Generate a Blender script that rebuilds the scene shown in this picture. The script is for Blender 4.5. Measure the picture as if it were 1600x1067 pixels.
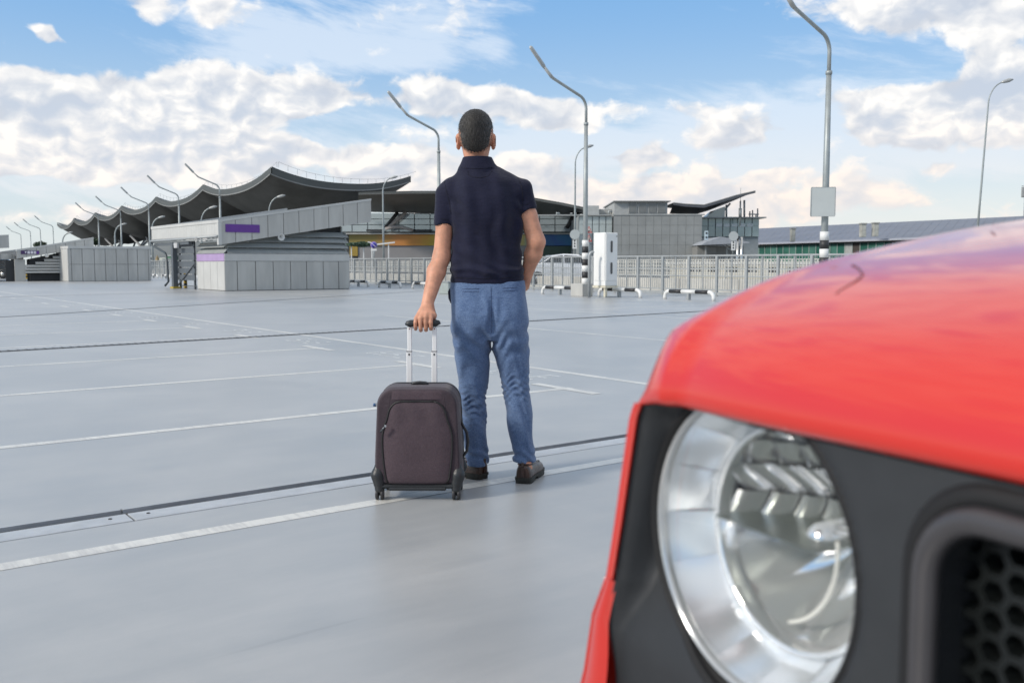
import bpy, math, random
import numpy as np
from mathutils import Vector, Matrix
random.seed(7); rng = np.random.default_rng(7)
R = math.radians
S = bpy.context.scene
for o in list(bpy.data.objects): bpy.data.objects.remove(o)
COL = S.collection
# ---------------------------------------------------------------- camera
FPX, CX, CY, EYE = 1461.0, 800.0, 533.5, 1.03
PITCH = math.atan(121 / FPX)
cd = bpy.data.cameras.new('camera'); cam = bpy.data.objects.new('camera', cd); COL.objects.link(cam)
cam.location = (0, 0, EYE); cam.rotation_euler = (math.pi/2 - PITCH, 0, 0)
cd.sensor_width = 36; cd.lens = FPX / 1600 * 36; cd.clip_start = 0.02; cd.clip_end = 6000
cd.dof.use_dof = True; cd.dof.focus_distance = 5.2; cd.dof.aperture_fstop = 6.8
S.camera = cam
S.view_settings.view_transform = 'Standard'; S.view_settings.look = 'None'
S.view_settings.gamma = 1.0; S.view_settings.exposure = 0.12; S.view_settings.use_curve_mapping = False
try: S.render.engine = 'CYCLES'
except Exception: pass
# ---------------------------------------------------------------- node helpers
class V:
    """tiny expression wrapper over shader sockets"""
    def __init__(s, nt, sock): s.nt, s.s = nt, sock
    def _m(s, op, *a, clamp=False):
        n = s.nt.nodes.new('ShaderNodeMath'); n.operation = op; n.use_clamp = clamp
        for i, q in enumerate((s,) + a):
            if isinstance(q, V): s.nt.links.new(q.s, n.inputs[i])
            else: n.inputs[i].default_value = q
        return V(s.nt, n.outputs[0])
    def __rsub__(s, o): return (s * -1.0) + o
    def __add__(s, o): return s._m('ADD', o)
    def __sub__(s, o): return s._m('SUBTRACT', o)
    def __mul__(s, o): return s._m('MULTIPLY', o)
    def __truediv__(s, o): return s._m('DIVIDE', o)
    __radd__ = __add__; __rmul__ = __mul__
    def pw(s, o): return s._m('POWER', o)
    def mx(s, o): return s._m('MAXIMUM', o)
    def mn(s, o): return s._m('MINIMUM', o)
    def cl(s): return s._m('ADD', 0.0, clamp=True)
    def at2(s, o): return s._m('ARCTAN2', o)
    def asin(s): return s._m('ARCSINE')
    def sst(s, a, b):
        n = s.nt.nodes.new('ShaderNodeMapRange'); n.interpolation_type = 'SMOOTHSTEP'
        s.nt.links.new(s.s, n.inputs[0]); n.inputs[1].default_value = a; n.inputs[2].default_value = b
        n.inputs[3].default_value = 0; n.inputs[4].default_value = 1
        return V(s.nt, n.outputs[0])
def vmath(nt, op, a, b=None, out=0):
    n = nt.nodes.new('ShaderNodeVectorMath'); n.operation = op
    for i, q in enumerate((a, b)):
        if q is None: continue
        if isinstance(q, V): nt.links.new(q.s, n.inputs[i])
        else: n.inputs[i].default_value = q
    return V(nt, n.outputs['Value' if out == 'v' else 0])
def comb(nt, x, y, z):
    n = nt.nodes.new('ShaderNodeCombineXYZ')
    for i, q in enumerate((x, y, z)):
        if isinstance(q, V): nt.links.new(q.s, n.inputs[i])
        else: n.inputs[i].default_value = q
    return V(nt, n.outputs[0])
def sep(nt, v):
    n = nt.nodes.new('ShaderNodeSeparateXYZ'); nt.links.new(v.s, n.inputs[0])
    return [V(nt, n.outputs[i]) for i in range(3)]
def noise(nt, v, scale, detail=4, rough=.5, dist=0.0, color=False):
    n = nt.nodes.new('ShaderNodeTexNoise')
    if v is not None: nt.links.new(v.s, n.inputs['Vector'])
    n.inputs['Scale'].default_value = scale; n.inputs['Detail'].default_value = detail
    n.inputs['Roughness'].default_value = rough; n.inputs['Distortion'].default_value = dist
    return V(nt, n.outputs['Color' if color else 'Fac'])
def mixc(nt, f, a, b):
    n = nt.nodes.new('ShaderNodeMix'); n.data_type = 'RGBA'
    if isinstance(f, V): nt.links.new(f.s, n.inputs['Factor'])
    else: n.inputs['Factor'].default_value = f
    for k, q in ((6, a), (7, b)):
        if isinstance(q, V): nt.links.new(q.s, n.inputs[k])
        else: n.inputs[k].default_value = (*q, 1)
    return V(nt, n.outputs[2])
# ---------------------------------------------------------------- pixel geometry of the survey photograph
_fw = np.array([0, math.cos(PITCH), -math.sin(PITCH)]); _up = np.array([0, math.sin(PITCH), math.cos(PITCH)])
def ray(x, y): return np.array([(x - CX) / FPX, 0, 0]) + _fw + _up * ((CY - y) / FPX)
def GP(x, y, z=0.0):
    r = ray(x, y); return np.array([0, 0, EYE]) + r * ((z - EYE) / r[2])
def AY(x, y, Y):
    r = ray(x, y); return np.array([0, 0, EYE]) + r * (Y / r[1])
# ---------------------------------------------------------------- world
SUN_AZ, SUN_EL = R(242), R(32)      # compass bearing clockwise from +Y
w = bpy.data.worlds.new('World'); S.world = w; w.use_nodes = True
nt = w.node_tree; nt.nodes.clear()
tc = nt.nodes.new('ShaderNodeTexCoord'); d = V(nt, tc.outputs['Generated'])
dx, dy, dz = sep(nt, d)
az = dx.at2(dy); el = dz.mx(-1).mn(1).asin()
sk = nt.nodes.new('ShaderNodeTexSky'); sk.sky_type = 'NISHITA'; sk.sun_disc = False
sk.sun_elevation = SUN_EL; sk.sun_rotation = SUN_AZ; sk.air_density = 1.0; sk.dust_density = 0.6; sk.ozone_density = 1.5; sk.altitude = 100
sky = V(nt, sk.outputs[0])
def azel(x, y):
    r = ray(x, y); return math.atan2(r[0], r[1]), math.asin(r[2] / np.linalg.norm(r))
# cloud layout: x, y, half width, half height, weight
CU = [(60,165,190,62,.34),(330,140,150,45,.30),(300,205,150,62,.34),(90,225,120,48,.30),(200,190,260,70,.16),(450,165,150,40,.22),(640,150,200,28,.28),
      (760,180,150,40,.16),(900,165,120,24,.26),(620,200,60,20,.1),(460,240,60,20,.22),(1005,250,42,18,.42),(1120,168,90,22,.16),(1160,205,90,20,.24),(1330,150,80,34,.14),
      (1450,170,110,54,.40),(1560,150,90,70,.46),(1600,200,160,46,.25),(1360,205,120,20,.15),(1220,270,50,14,.30),(1465,265,45,14,.22),(1010,300,160,30,.18),
      (1150,320,220,40,.25),(1520,20,160,40,.34),(1350,8,160,30,.28),(225,5,55,40,.34),(320,0,40,34,.26),(75,52,42,12,.32),(20,62,20,12,.22),(1570,40,120,40,.1),
      (60,340,160,26,.18),(240,330,220,26,.1),(700,290,160,50,.22),(620,250,120,40,.16),(850,270,110,30,.14),(900,320,200,34,.16),(1350,300,200,30,.14),(1080,230,140,22,.12),(880,190,90,20,.16),(330,30,80,30,.06),
      (1000,75,260,80,-.34),(90,80,150,34,-.16),(130,25,70,26,-.2),(1240,110,130,50,-.22),(500,205,70,18,-.30),(560,190,40,14,-.2),(1430,110,90,26,-.2),
      (60,300,160,24,-.12),(150,262,220,34,.20),(330,255,120,36,.22),(60,240,70,34,.16),(560,255,140,34,.14),(470,285,60,16,.16),(900,225,120,18,-.18)]
CI = [(460,50,240,52,.42),(700,45,130,60,.34),(560,85,150,34,.30),(380,95,120,24,.2),(780,70,40,24,.2),(1200,80,80,30,.12),(1000,65,240,70,-.3),(80,40,190,50,-.25),
      (1330,60,150,30,.1),(1200,180,200,50,.24),(1350,140,120,40,.16),(700,240,300,60,.25),(1200,250,420,50,.25),(200,270,300,60,.22),(1500,250,300,40,.2),(600,300,400,40,.2),(820,230,200,40,.2),(1300,210,340,60,.25),(1000,200,260,50,.2),(250,230,400,90,.2)]
def blobs(P, lst):
    acc = None
    for x, y, rx, ry, wt in lst:
        a0, e0 = azel(x, y)
        ra, re = rx / FPX * 1.45 * math.cos(a0), ry / FPX * 1.45
        dlt = vmath(nt, 'SUBTRACT', P, (a0, e0, 0))
        dlt = vmath(nt, 'MULTIPLY', dlt, (1 / ra, 1 / re, 0))
        L = vmath(nt, 'LENGTH', dlt, out='v')
        b = L.sst(1, 0) * wt
        acc = b if acc is None else acc + b
    return acc
P0 = comb(nt, az, el, 0.0)
D0 = vmath(nt, 'NORMALIZE', d)
wv = vmath(nt, 'SUBTRACT', noise(nt, D0, 22, 2, .55, color=True), (.5, .5, .5))
Qw = vmath(nt, 'ADD', P0, vmath(nt, 'MULTIPLY', wv, (.045, .028, 0)))
BL = blobs(Qw, CU)
Dw = vmath(nt, 'ADD', D0, vmath(nt, 'MULTIPLY', wv, (.04, .04, .028)))
def cloudfield(off, det):
    Qs = vmath(nt, 'MULTIPLY', vmath(nt, 'ADD', Dw, off), (1, 1, 1.6))
    return noise(nt, Qs, 13, det, .56)
over = el.sst(.28, .55) * .23
n0, n1 = cloudfield((0, 0, 0), 7), cloudfield((-.009, -.005, .011), 3)
c0 = n0 + BL + over; c1 = n1 + BL + over
dens = c0.sst(.57, .72)
lit = ((c0 - c1) * 5.0 + .56).cl()
thick = c0.sst(.62, 1.0)
Qc = vmath(nt, 'MULTIPLY', D0, (1, 1, 2.2))
wv2 = vmath(nt, 'SUBTRACT', noise(nt, Qc, 6, 2, .5, color=True), (.5, .5, .5))
Qc = vmath(nt, 'ADD', Qc, vmath(nt, 'MULTIPLY', wv2, (.10, .10, .10)))
rot = nt.nodes.new('ShaderNodeVectorRotate'); rot.inputs['Angle'].default_value = R(-28); rot.inputs['Axis'].default_value = (0, 1, 0); nt.links.new(Qc.s, rot.inputs[0])
Qd = vmath(nt, 'MULTIPLY', V(nt, rot.outputs[0]), (1, 1, 2.2))
ci = (noise(nt, Qd, 11, 6, .62) * 1.15 - .07 + blobs(P0, CI)).sst(.46, .95)
lowness = el.sst(.17, .02)                       # 1 near the horizon
warm = az.sst(-.35, .35) * .6 + .4
SC = 10.0
hs = nt.nodes.new('ShaderNodeHueSaturation'); nt.links.new(sky.s, hs.inputs['Color']); hs.inputs['Saturation'].default_value = 1.15; hs.inputs['Value'].default_value = 1.0
haze = mixc(nt, el.sst(.02, .30), (.66*SC, .78*SC, .86*SC), (.23*SC, .48*SC, .84*SC))
base = mixc(nt, .75, V(nt, hs.outputs[0]), haze)
cirr = mixc(nt, lowness, (.74*SC, .82*SC, .92*SC), (.80*SC, .82*SC, .84*SC))
s1 = mixc(nt, ci * .68, base, cirr)
shade = mixc(nt, lowness * warm, (.60*SC, .63*SC, .69*SC), (.66*SC, .68*SC, .73*SC))
bright = mixc(nt, lowness * warm, (1.0*SC, .97*SC, .93*SC), (1.0*SC, .86*SC, .76*SC))
cc = mixc(nt, lit, shade, bright)
cc = mixc(nt, thick * (lit * -1.0 + 1.0) * .75, cc, (.54*SC, .61*SC, .72*SC))
s2 = mixc(nt, dens * .93, s1, cc)
glow = el.sst(.16, .0) * warm * .40
s3 = mixc(nt, glow, s2, (.98*SC, .86*SC, .76*SC))
bg = nt.nodes.new('ShaderNodeBackground'); bg.inputs['Strength'].default_value = 0.1
out = nt.nodes.new('ShaderNodeOutputWorld')
nt.links.new(s3.s, bg.inputs['Color']); nt.links.new(bg.outputs[0], out.inputs[0])
sl = bpy.data.lights.new('sun', 'SUN'); sl.energy = 2.5; sl.angle = R(10); sl.color = (1, .93, .84)
sun = bpy.data.objects.new('sun', sl); COL.objects.link(sun)
sdir = Vector((math.sin(SUN_AZ) * math.cos(SUN_EL), math.cos(SUN_AZ) * math.cos(SUN_EL), math.sin(SUN_EL)))
sun.rotation_euler = sdir.to_track_quat('Z', 'Y').to_euler()
# ---------------------------------------------------------------- materials
MATS = {}
def mat(name, col, rough=.6, metal=0.0, var=.08, vs=3.0, bump=0.0, bs=60, coat=0.0, spec=.5, sss=0, rvar=0.0, trans=0.0, stretch=(1, 1, 1)):
    if name in MATS: return MATS[name]
    m = bpy.data.materials.new(name); m.use_nodes = True; t = m.node_tree
    b = t.nodes['Principled BSDF']
    co = t.nodes.new('ShaderNodeTexCoord'); mp = t.nodes.new('ShaderNodeMapping'); mp.inputs['Scale'].default_value = stretch
    t.links.new(co.outputs['Object'], mp.inputs[0]); P = V(t, mp.outputs[0])
    nn = noise(t, P, vs, 6, .6)
    lo = [c * (1 - var) for c in col]; hi = [min(1, c * (1 + var)) for c in col]
    c = mixc(t, nn.sst(.3, .7), lo, hi)
    t.links.new(c.s, b.inputs['Base Color'])
    b.inputs['Roughness'].default_value = rough; b.inputs['Metallic'].default_value = metal
    if rvar:
        t.links.new((noise(t, P, vs * 2.3, 5, .6) * rvar * 2 + (rough - rvar)).s, b.inputs['Roughness'])
    b.inputs['Coat Weight'].default_value = coat; b.inputs['Coat Roughness'].default_value = .04
    b.inputs['Specular IOR Level'].default_value = spec
    if sss:
        b.inputs['Subsurface Weight'].default_value = sss; b.inputs['Subsurface Radius'].default_value = (.9, .35, .2); b.inputs['Subsurface Scale'].default_value = .012
    if trans: b.inputs['Transmission Weight'].default_value = trans
    if bump:
        bn = t.nodes.new('ShaderNodeBump'); bn.inputs['Strength'].default_value = bump; bn.inputs['Distance'].default_value = .01
        t.links.new(noise(t, P, bs, 4, .6).s, bn.inputs['Height']); t.links.new(bn.outputs[0], b.inputs['Normal'])
    MATS[name] = m; return m
def glass_sheet(name, tint=(.9, .95, .95), refl=.0):
    m = bpy.data.materials.new(name); m.use_nodes = True; t = m.node_tree; t.nodes.clear()
    o = t.nodes.new('ShaderNodeOutputMaterial'); mx = t.nodes.new('ShaderNodeMixShader'); tr = t.nodes.new('ShaderNodeBsdfTransparent'); gl = t.nodes.new('ShaderNodeBsdfGlossy')
    fr = t.nodes.new('ShaderNodeLayerWeight'); fr.inputs[0].default_value = .5
    f = V(t, fr.outputs['Facing']).pw(5) * .95 + .04 + refl
    tr.inputs[0].default_value = (*tint, 1); gl.inputs['Roughness'].default_value = .01
    t.links.new(f.cl().s, mx.inputs[0]); t.links.new(tr.outputs[0], mx.inputs[1]); t.links.new(gl.outputs[0], mx.inputs[2]); t.links.new(mx.outputs[0], o.inputs[0])
    return m
# ---------------------------------------------------------------- mesh helpers
class MB:
    def __init__(s): s.v = []; s.f = []; s.sm = []
    def add(s, vs, fs, smooth=False):
        o = len(s.v); s.v += [tuple(map(float, p)) for p in vs]; s.f += [tuple(i + o for i in q) for q in fs]; s.sm += [smooth] * len(fs)
        return s
    def box(s, a, b, bev=0.0):
        x0, x1 = sorted((a[0], b[0])); y0, y1 = sorted((a[1], b[1])); z0, z1 = sorted((a[2], b[2]))
        if bev <= 0:
            v = [(x, y, z) for z in (z0, z1) for y in (y0, y1) for x in (x0, x1)]
            return s.add(v, [(0,2,3,1),(4,5,7,6),(0,1,5,4),(1,3,7,5),(3,2,6,7),(2,0,4,6)])
        e = min(bev, (x1-x0)*.45, (y1-y0)*.45, (z1-z0)*.45); v = []; idx = {}
        for i, X in enumerate((x0, x1)):
            for j, Y in enumerate((y0, y1)):
                for k, Z in enumerate((z0, z1)):
                    ex, ey, ez = (e, -e)[i], (e, -e)[j], (e, -e)[k]
                    for ax, q in enumerate(((X, Y+ey, Z+ez), (X+ex, Y, Z+ez), (X+ex, Y+ey, Z))):
                        idx[i, j, k, ax] = len(v); v.append(q)
        I = idx; F = []
        for a_, (p, q) in ((0, (1, 2)), (1, (2, 0)), (2, (0, 1))):
            for sd in (0, 1):
                ring = []
                for (m_, n_) in ((0,0),(1,0),(1,1),(0,1)):
                    c = [0,0,0]; c[a_] = sd; c[p] = m_; c[q] = n_; ring.append(I[c[0],c[1],c[2],a_])
                F.append(tuple(ring if sd else ring[::-1]))
        for a_, (p, q) in ((0, (1, 2)), (1, (2, 0)), (2, (0, 1))):
            for m_ in (0, 1):
                for n_ in (0, 1):
                    c0_ = [0,0,0]; c0_[p] = m_; c0_[q] = n_; c1_ = list(c0_); c1_[a_] = 1
                    r = (I[(*c0_, p)], I[(*c1_, p)], I[(*c1_, q)], I[(*c0_, q)])
                    F.append(r if (m_ ^ n_) else r[::-1])
        for i in (0, 1):
            for j in (0, 1):
                for k in (0, 1):
                    r = (I[i,j,k,0], I[i,j,k,1], I[i,j,k,2]); F.append(r if (i + j + k) % 2 else r[::-1])
        return s.add(v, F)
    def tube(s, pts, r, n=8, cap=True, smooth=True, squash=1.0):
        pts = [Vector(p) for p in pts]; rs = r if isinstance(r, (list, tuple)) else [r] * len(pts)
        prev = None; v = []; F = []
        for i, p in enumerate(pts):
            tn = (pts[min(i+1, len(pts)-1)] - pts[max(i-1, 0)])
            tn = tn.normalized() if tn.length > 1e-9 else Vector((0, 0, 1))
            if prev is None:
                a = Vector((0, 0, 1)) if abs(tn.z) < .9 else Vector((1, 0, 0)); nx = tn.cross(a).normalized()
            else: nx = (prev - tn * prev.dot(tn)).normalized()
            prev = nx; ny = tn.cross(nx)
            for k in range(n):
                an = 2 * math.pi * k / n; v.append(p + nx * math.cos(an) * rs[i] + ny * math.sin(an) * rs[i] * squash)
        for i in range(len(pts) - 1):
            for k in range(n): F.append((i*n+k, i*n+(k+1) % n, (i+1)*n+(k+1) % n, (i+1)*n+k))
        if cap: F.append(tuple(range(n))[::-1]); F.append(tuple((len(pts)-1)*n + k for k in range(n)))
        return s.add(v, F, smooth)
    def prism(s, poly, dv):
        n = len(poly); dv = np.array(dv, float); v = [np.array(p, float) for p in poly]; v2 = [p + dv for p in v]
        F = [tuple(range(n)), tuple(range(2*n-1, n-1, -1))] + [(i, i + n, (i+1) % n + n, (i+1) % n) for i in range(n)]
        return s.add(v + v2, F)
    def grid(s, fn, nu, nv, smooth=True):
        v = [fn(i / nu, j / nv) for j in range(nv+1) for i in range(nu+1)]
        return s.add(v, [(j*(nu+1)+i, j*(nu+1)+i+1, (j+1)*(nu+1)+i+1, (j+1)*(nu+1)+i) for j in range(nv) for i in range(nu)], smooth)
    def lathe(s, prof, n=32, axis='z', c=(0, 0, 0), cap=False, a0=0, a1=2*math.pi):
        v = []; full = abs(a1 - a0 - 2*math.pi) < 1e-6; m = n if full else n + 1
        for r, h in prof:
            for k in range(m):
                a = a0 + (a1 - a0) * k / n; x, y = r * math.cos(a), r * math.sin(a)
                q = {'z': (x, y, h), 'y': (x, h, y), 'x': (h, x, y)}[axis]; v.append((q[0]+c[0], q[1]+c[1], q[2]+c[2]))
        F = [(i*m+k, i*m+(k+1) % m, (i+1)*m+(k+1) % m, (i+1)*m+k) for i in range(len(prof)-1) for k in range(n)]
        if cap: F += [tuple(range(m)), tuple((len(prof)-1)*m + k for k in range(m))]
        return s.add(v, F, True)
    def mesh(s, name):
        me = bpy.data.meshes.new(name); me.from_pydata(s.v, [], s.f)
        me.polygons.foreach_set('use_smooth', s.sm); me.update(); return me
def link(name, me, m, parent=None, **props):
    o = bpy.data.objects.new(name, me); COL.objects.link(o)
    if m is not None and not me.materials: me.materials.append(m)
    if parent is not None: o.parent = parent
    for k, v_ in props.items(): o[k] = v_
    return o
def obj(name, mb, m, parent=None, **props): return link(name, mb.mesh(name), m, parent, **props)
def thing(name, label, cat, loc=(0, 0, 0), rz=0.0, group=None):
    o = bpy.data.objects.new(name, None); COL.objects.link(o); o.location = loc; o.rotation_euler = (0, 0, rz)
    o['label'] = label; o['category'] = cat; o.empty_display_size = .1
    if group: o['group'] = group
    return o
def copy_tree(o, parent=None):
    c = o.copy(); COL.objects.link(c); c.parent = parent
    for ch in list(o.children): copy_tree(ch, c)
    return c
def A(s): return [math.cos(s), math.sin(s)]
GA = R(37); U = np.array([math.cos(GA), math.sin(GA), 0]); W = np.array([-math.sin(GA), math.cos(GA), 0])
def UW(u, q, z=0.0): return Vector(U * u + W * q + np.array([0, 0, z]))
def uwof(x, y, z=0.0): g = GP(x, y, z); return float(g @ U), float(g @ W)
def u_at(x, q):   # u where the vertical plane q=const meets the bearing of column x
    r = (x - 800) / FPX; return (-W[0]*q + r*W[1]*q) / (U[0] - r*U[1])
def q_at(x, u):
    r = (x - 800) / FPX; return (-U[0]*u + r*U[1]*u) / (W[0] - r*W[1])
def z_at(y, Y): return EYE + (412.4 - y) * Y / FPX
def Yof(u, q): return float(U[1]*u + W[1]*q)
# ================================================================= SETTING
def deck_material():
    m = bpy.data.materials.new('painted_deck'); m.use_nodes = True; t = m.node_tree; b = t.nodes['Principled BSDF']
    co = t.nodes.new('ShaderNodeTexCoord'); P = V(t, co.outputs['Object'])
    big = noise(t, P, .35, 6, .6, .6); mid = noise(t, P, 1.7, 6, .6, .4); fine = noise(t, P, 90, 4, .6)
    st = vmath(t, 'MULTIPLY', P, (.6, 3.2, 1)); streak = noise(t, st, 1.6, 8, .65, .5)
    f = big * .5 + mid * .25 + streak * .25
    c = mixc(t, f.sst(.36, .64), (.308, .322, .328), (.408, .414, .411))
    spots = noise(t, P, 9, 3, .5).sst(.74, .80) * .35
    c = mixc(t, spots, c, (.27, .29, .30))
    c = mixc(t, noise(t, P, 45, 2, .5).sst(.79, .83) * .5, c, (.13, .13, .13))
    sc_ = noise(t, vmath(t, 'MULTIPLY', P, (.25, 6.0, 1)), 1.1, 5, .55, 1.2).sst(.66, .72) * noise(t, P, .5, 2, .5).sst(.45, .65) * .30
    c = mixc(t, sc_, c, (.16, .165, .17))
    t.links.new(c.s, b.inputs['Base Color'])
    r = mid * .10 + streak * .14 + big * .08 + .19
    t.links.new(r.s, b.inputs['Roughness']); b.inputs['Specular IOR Level'].default_value = .55
    bn = t.nodes.new('ShaderNodeBump'); bn.inputs['Strength'].default_value = .12; bn.inputs['Distance'].default_value = .004
    t.links.new((fine * .5 + noise(t, P, 14, 5, .6)).s, bn.inputs['Height']); t.links.new(bn.outputs[0], b.inputs['Normal'])
    return m
def line_material():
    m = bpy.data.materials.new('road_paint'); m.use_nodes = True; t = m.node_tree; b = t.nodes['Principled BSDF']
    co = t.nodes.new('ShaderNodeTexCoord'); P = V(t, co.outputs['Object'])
    st = vmath(t, 'MULTIPLY', P, (18, 2, 1))
    wn = (noise(t, P, 2.2, 6, .65) * .5 + noise(t, st, 2.0, 7, .7) * .5)
    c = mixc(t, wn.sst(.40, .56), (.50, .49, .46), (.66, .65, .60))
    t.links.new(c.s, b.inputs['Base Color']); b.inputs['Roughness'].default_value = .34
    return m
M_deck = deck_material(); M_line = line_material()
M_dark = mat('joint_rubber', (.03, .03, .032), .6)
M_alu = mat('weathered_aluminium', (.40, .42, .44), .35, .0, .12, 6, .1, 200, rvar=.1)
# deck sheet in local uw axes, with real gaps for the joints
def uwobj(name, mb, m, z=0.0, **kw):
    o = obj(name, mb, m, **kw); o.rotation_euler = (0, 0, GA); o.location.z = z; return o
g = MB(); g.add([(-600, -900, 0), (900, -900, 0), (900, 1500, 0), (-600, 1500, 0)], [(0, 1, 2, 3)])
uwobj('ground', g, mat('far_asphalt', (.16, .165, .16), .8, var=.2, vs=.4), -.25, kind='structure')
DU0, DU1 = -160, 24.4
g = MB()
for a, b in ((-160, 3.86), (4.085, 240)):
    g.box((DU0, a, -.2), (DU1, b, 0))
uwobj('parking_deck', g, M_deck, kind='structure')
# expansion joint: metal cover strips in 3 m lengths and a dark gap
j = thing('expansion_joint', 'long metal expansion joint crossing the deck behind the suitcase, cover strips and dark gap', 'floor joint', (0, 0, 0), GA)
obj('gap_bed', MB().box((-160, 3.862, -.19), (DU1, 4.083, -.03)), M_dark, j)
obj('rubber_seal', MB().tube([(-160, 4.024, -.022), (DU1, 4.024, -.022)], .018, 6), mat('seal_rubber', (.13, .125, .115), .7), j)
plate = MB().box((0, 3.877, -.03), (2.992, 4.003, -.001), .002).mesh('cover_plate')
lip = MB().box((0, 4.073, -.03), (2.992, 4.083, .001), .001).mesh('edge_plate')
bolt = MB().lathe([(0, .002), (.006, .002), (.008, 0), (.008, -.003)], 10).mesh('bolt')
u_s = uwof(205, 806)[0]
for k in range(-4, 8):
    o = link('cover_plate', plate, M_alu, j); o.location.x = u_s + 3 * k
    o = link('edge_plate', lip, M_alu, j); o.location.x = u_s + 3 * k
    for du in (.07, 1.5, 2.92):
        b_ = link('bolt', bolt, M_dark, j); b_.location = (u_s + 3 * k + du, 3.955, .0)
# painted bay lines
def mark(name, u0, q0, u1, q1, z=.0012, **kw):
    return uwobj(name, MB().add([(u0, q0, 0), (u1, q0, 0), (u1, q1, 0), (u0, q1, 0)], [(0, 1, 2, 3)]), M_line, z, kind='structure', **kw)
QL = [3.54 + 2.345 * k for k in range(-2, 18)]
for q in QL:
    mark('bay_line', -3.2, q - .043, 5.05, q + .043)
    mark('bay_stub', 4.93, q - .40, 5.03, q + .40, .0022)
mark('aisle_line', 5.70, -6, 5.79, 48)
for k in range(-4, 16):
    q = 4.3 + 2.93 * k
    mark('bay_line', 14.0, q - .045, 19.2, q + .045)
mark('aisle_line', 13.3, -8, 13.39, 34); mark('aisle_line', 9.2, 6, 9.28, 16.5)
# worn bay numbers: seven-segment style stencil strokes
SEG = {0: 'abcdef', 1: 'bc', 2: 'abged', 3: 'abgcd', 4: 'fgbc', 5: 'afgcd', 6: 'afgedc', 7: 'abc', 8: 'abcdefg', 9: 'abcdfg'}
def digit(mb, n, u, q, h=.36, wd=.20, t=.045):
    seg = {'a': ((t+.006, h-t), (wd-t-.006, h)), 'd': ((t+.006, 0), (wd-t-.006, t)), 'g': ((t+.006, h/2-t/2), (wd-t-.006, h/2+t/2)), 'f': ((0, h/2+.008), (t, h)), 'b': ((wd-t, h/2+.008), (wd, h)), 'e': ((0, 0), (t, h/2)), 'c': ((wd-t, 0), (wd, h/2))}
    for c in SEG[n]:
        (x0, y0), (x1, y1) = seg[c]
        # numbers are read from the aisle: across = q, up = -u
        mb.add([(u - y0, q + x0, 0), (u - y0, q + x1, 0), (u - y1, q + x1, 0), (u - y1, q + x0, 0)], [(0, 1, 2, 3)])
for i, q in enumerate(QL[:12]):
    mb = MB(); n = 40 + i
    for kk, dgt in enumerate((3, n // 10, n % 10)): digit(mb, dgt, 5.5, q + .62 + kk * .30, t=.035)
    uwobj('bay_number', mb, mat('worn_paint', (.66, .67, .65), .3, 0, .2, 12), .0012, kind='structure')
# trench drain with slotted grating
p0, p1 = uwof(-300, 566.5), uwof(1400, 469)
ang = math.atan2(p1[1] - p0[1], p1[0] - p0[0]); L = math.hypot(p1[0] - p0[0], p1[1] - p0[1])
dr = thing('trench_drain', 'narrow dark slotted trench drain running across the far part of the deck', 'drain', (0, 0, 0), GA)
dn = MB(); ca, sa = math.cos(ang), math.sin(ang)
def dpt(s_, w_, z): return (p0[0] + ca*s_ - sa*w_, p0[1] + sa*s_ + ca*w_, z)
dn.add([dpt(0, -.05, .005), dpt(L, -.05, .005), dpt(L, .05, .005), dpt(0, .05, .005)], [(0, 1, 2, 3)])
obj('channel', dn, M_dark, dr)
bars = MB(); s_ = 0
while s_ < 14:
    bars.add([dpt(s_, -.048, .012), dpt(s_+.03, -.048, .012), dpt(s_+.03, .048, .012), dpt(s_, .048, .012)], [(0, 1, 2, 3)]); s_ += .1
obj('grate_bars', bars, mat('grate_steel', (.16, .165, .17), .5), dr, kind='stuff')
for sgn in (-1, 1):
    e = MB(); e.add([dpt(0, sgn*.05, .010), dpt(L, sgn*.05, .010), dpt(L, sgn*.066, .010), dpt(0, sgn*.066, .010)], [(0, 1, 2, 3)]); obj('edge_rail', e, M_alu, dr)
for (x0, y0, x1, y1) in ((-200, 508, 660, 455), (-100, 467, 330, 455.5)):
    a0, a1 = uwof(x0, y0), uwof(x1, y1); nn = np.array([-(a1[1]-a0[1]), a1[0]-a0[0]]); nn = nn / np.linalg.norm(nn) * .05
    uwobj('deck_joint', MB().add([(a0[0]-nn[0], a0[1]-nn[1], 0), (a1[0]-nn[0], a1[1]-nn[1], 0), (a1[0]+nn[0], a1[1]+nn[1], 0), (a0[0]+nn[0], a0[1]+nn[1], 0)], [(0, 1, 2, 3)]), mat('sealed_joint', (.17, .18, .19), .7), .005, kind='structure')

# ================================================================= RAILING ALONG THE DECK EDGE
M_galv = mat('galvanised_steel', (.36, .38, .385), .5, .25, .1, 9, .05, 120)
FU = 23.45
rail = thing('railing', 'long grey steel railing with square posts and thin bars along the deck edge', 'railing', UW(FU, 18.97), GA)
Q0 = -12.0; NP = 108; DQ = 1.19
post = MB().box((-.035, -.045, .0), (.045, .045, 1.29), .006).mesh('post')
foot = MB().box((-.08, -.09, 0), (.09, .09, .015)).mesh('foot_plate')
qs = [18.97 + DQ * k for k in range(-26, 82)]
for q in qs:
    o = link('post', post, M_galv, rail); o.location.y = q - 18.97
a, b = qs[0] - 18.97, qs[-1] - 18.97
obj('top_rail', MB().box((-.03, a, 1.27), (.06, b, 1.325), .006), M_galv, rail)
obj('middle_rail', MB().box((.0, a, .86), (.03, b, .895)), M_galv, rail)
obj('middle_rail', MB().box((.0, a, .62), (.03, b, .655)), M_galv, rail)
obj('bottom_rail', MB().box((.0, a, .17), (.03, b, .215)), M_galv, rail)
obj('toe_board', MB().box((-.02, a, .02), (.03, b, .12)), M_galv, rail)
bal = MB(); q = a
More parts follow.
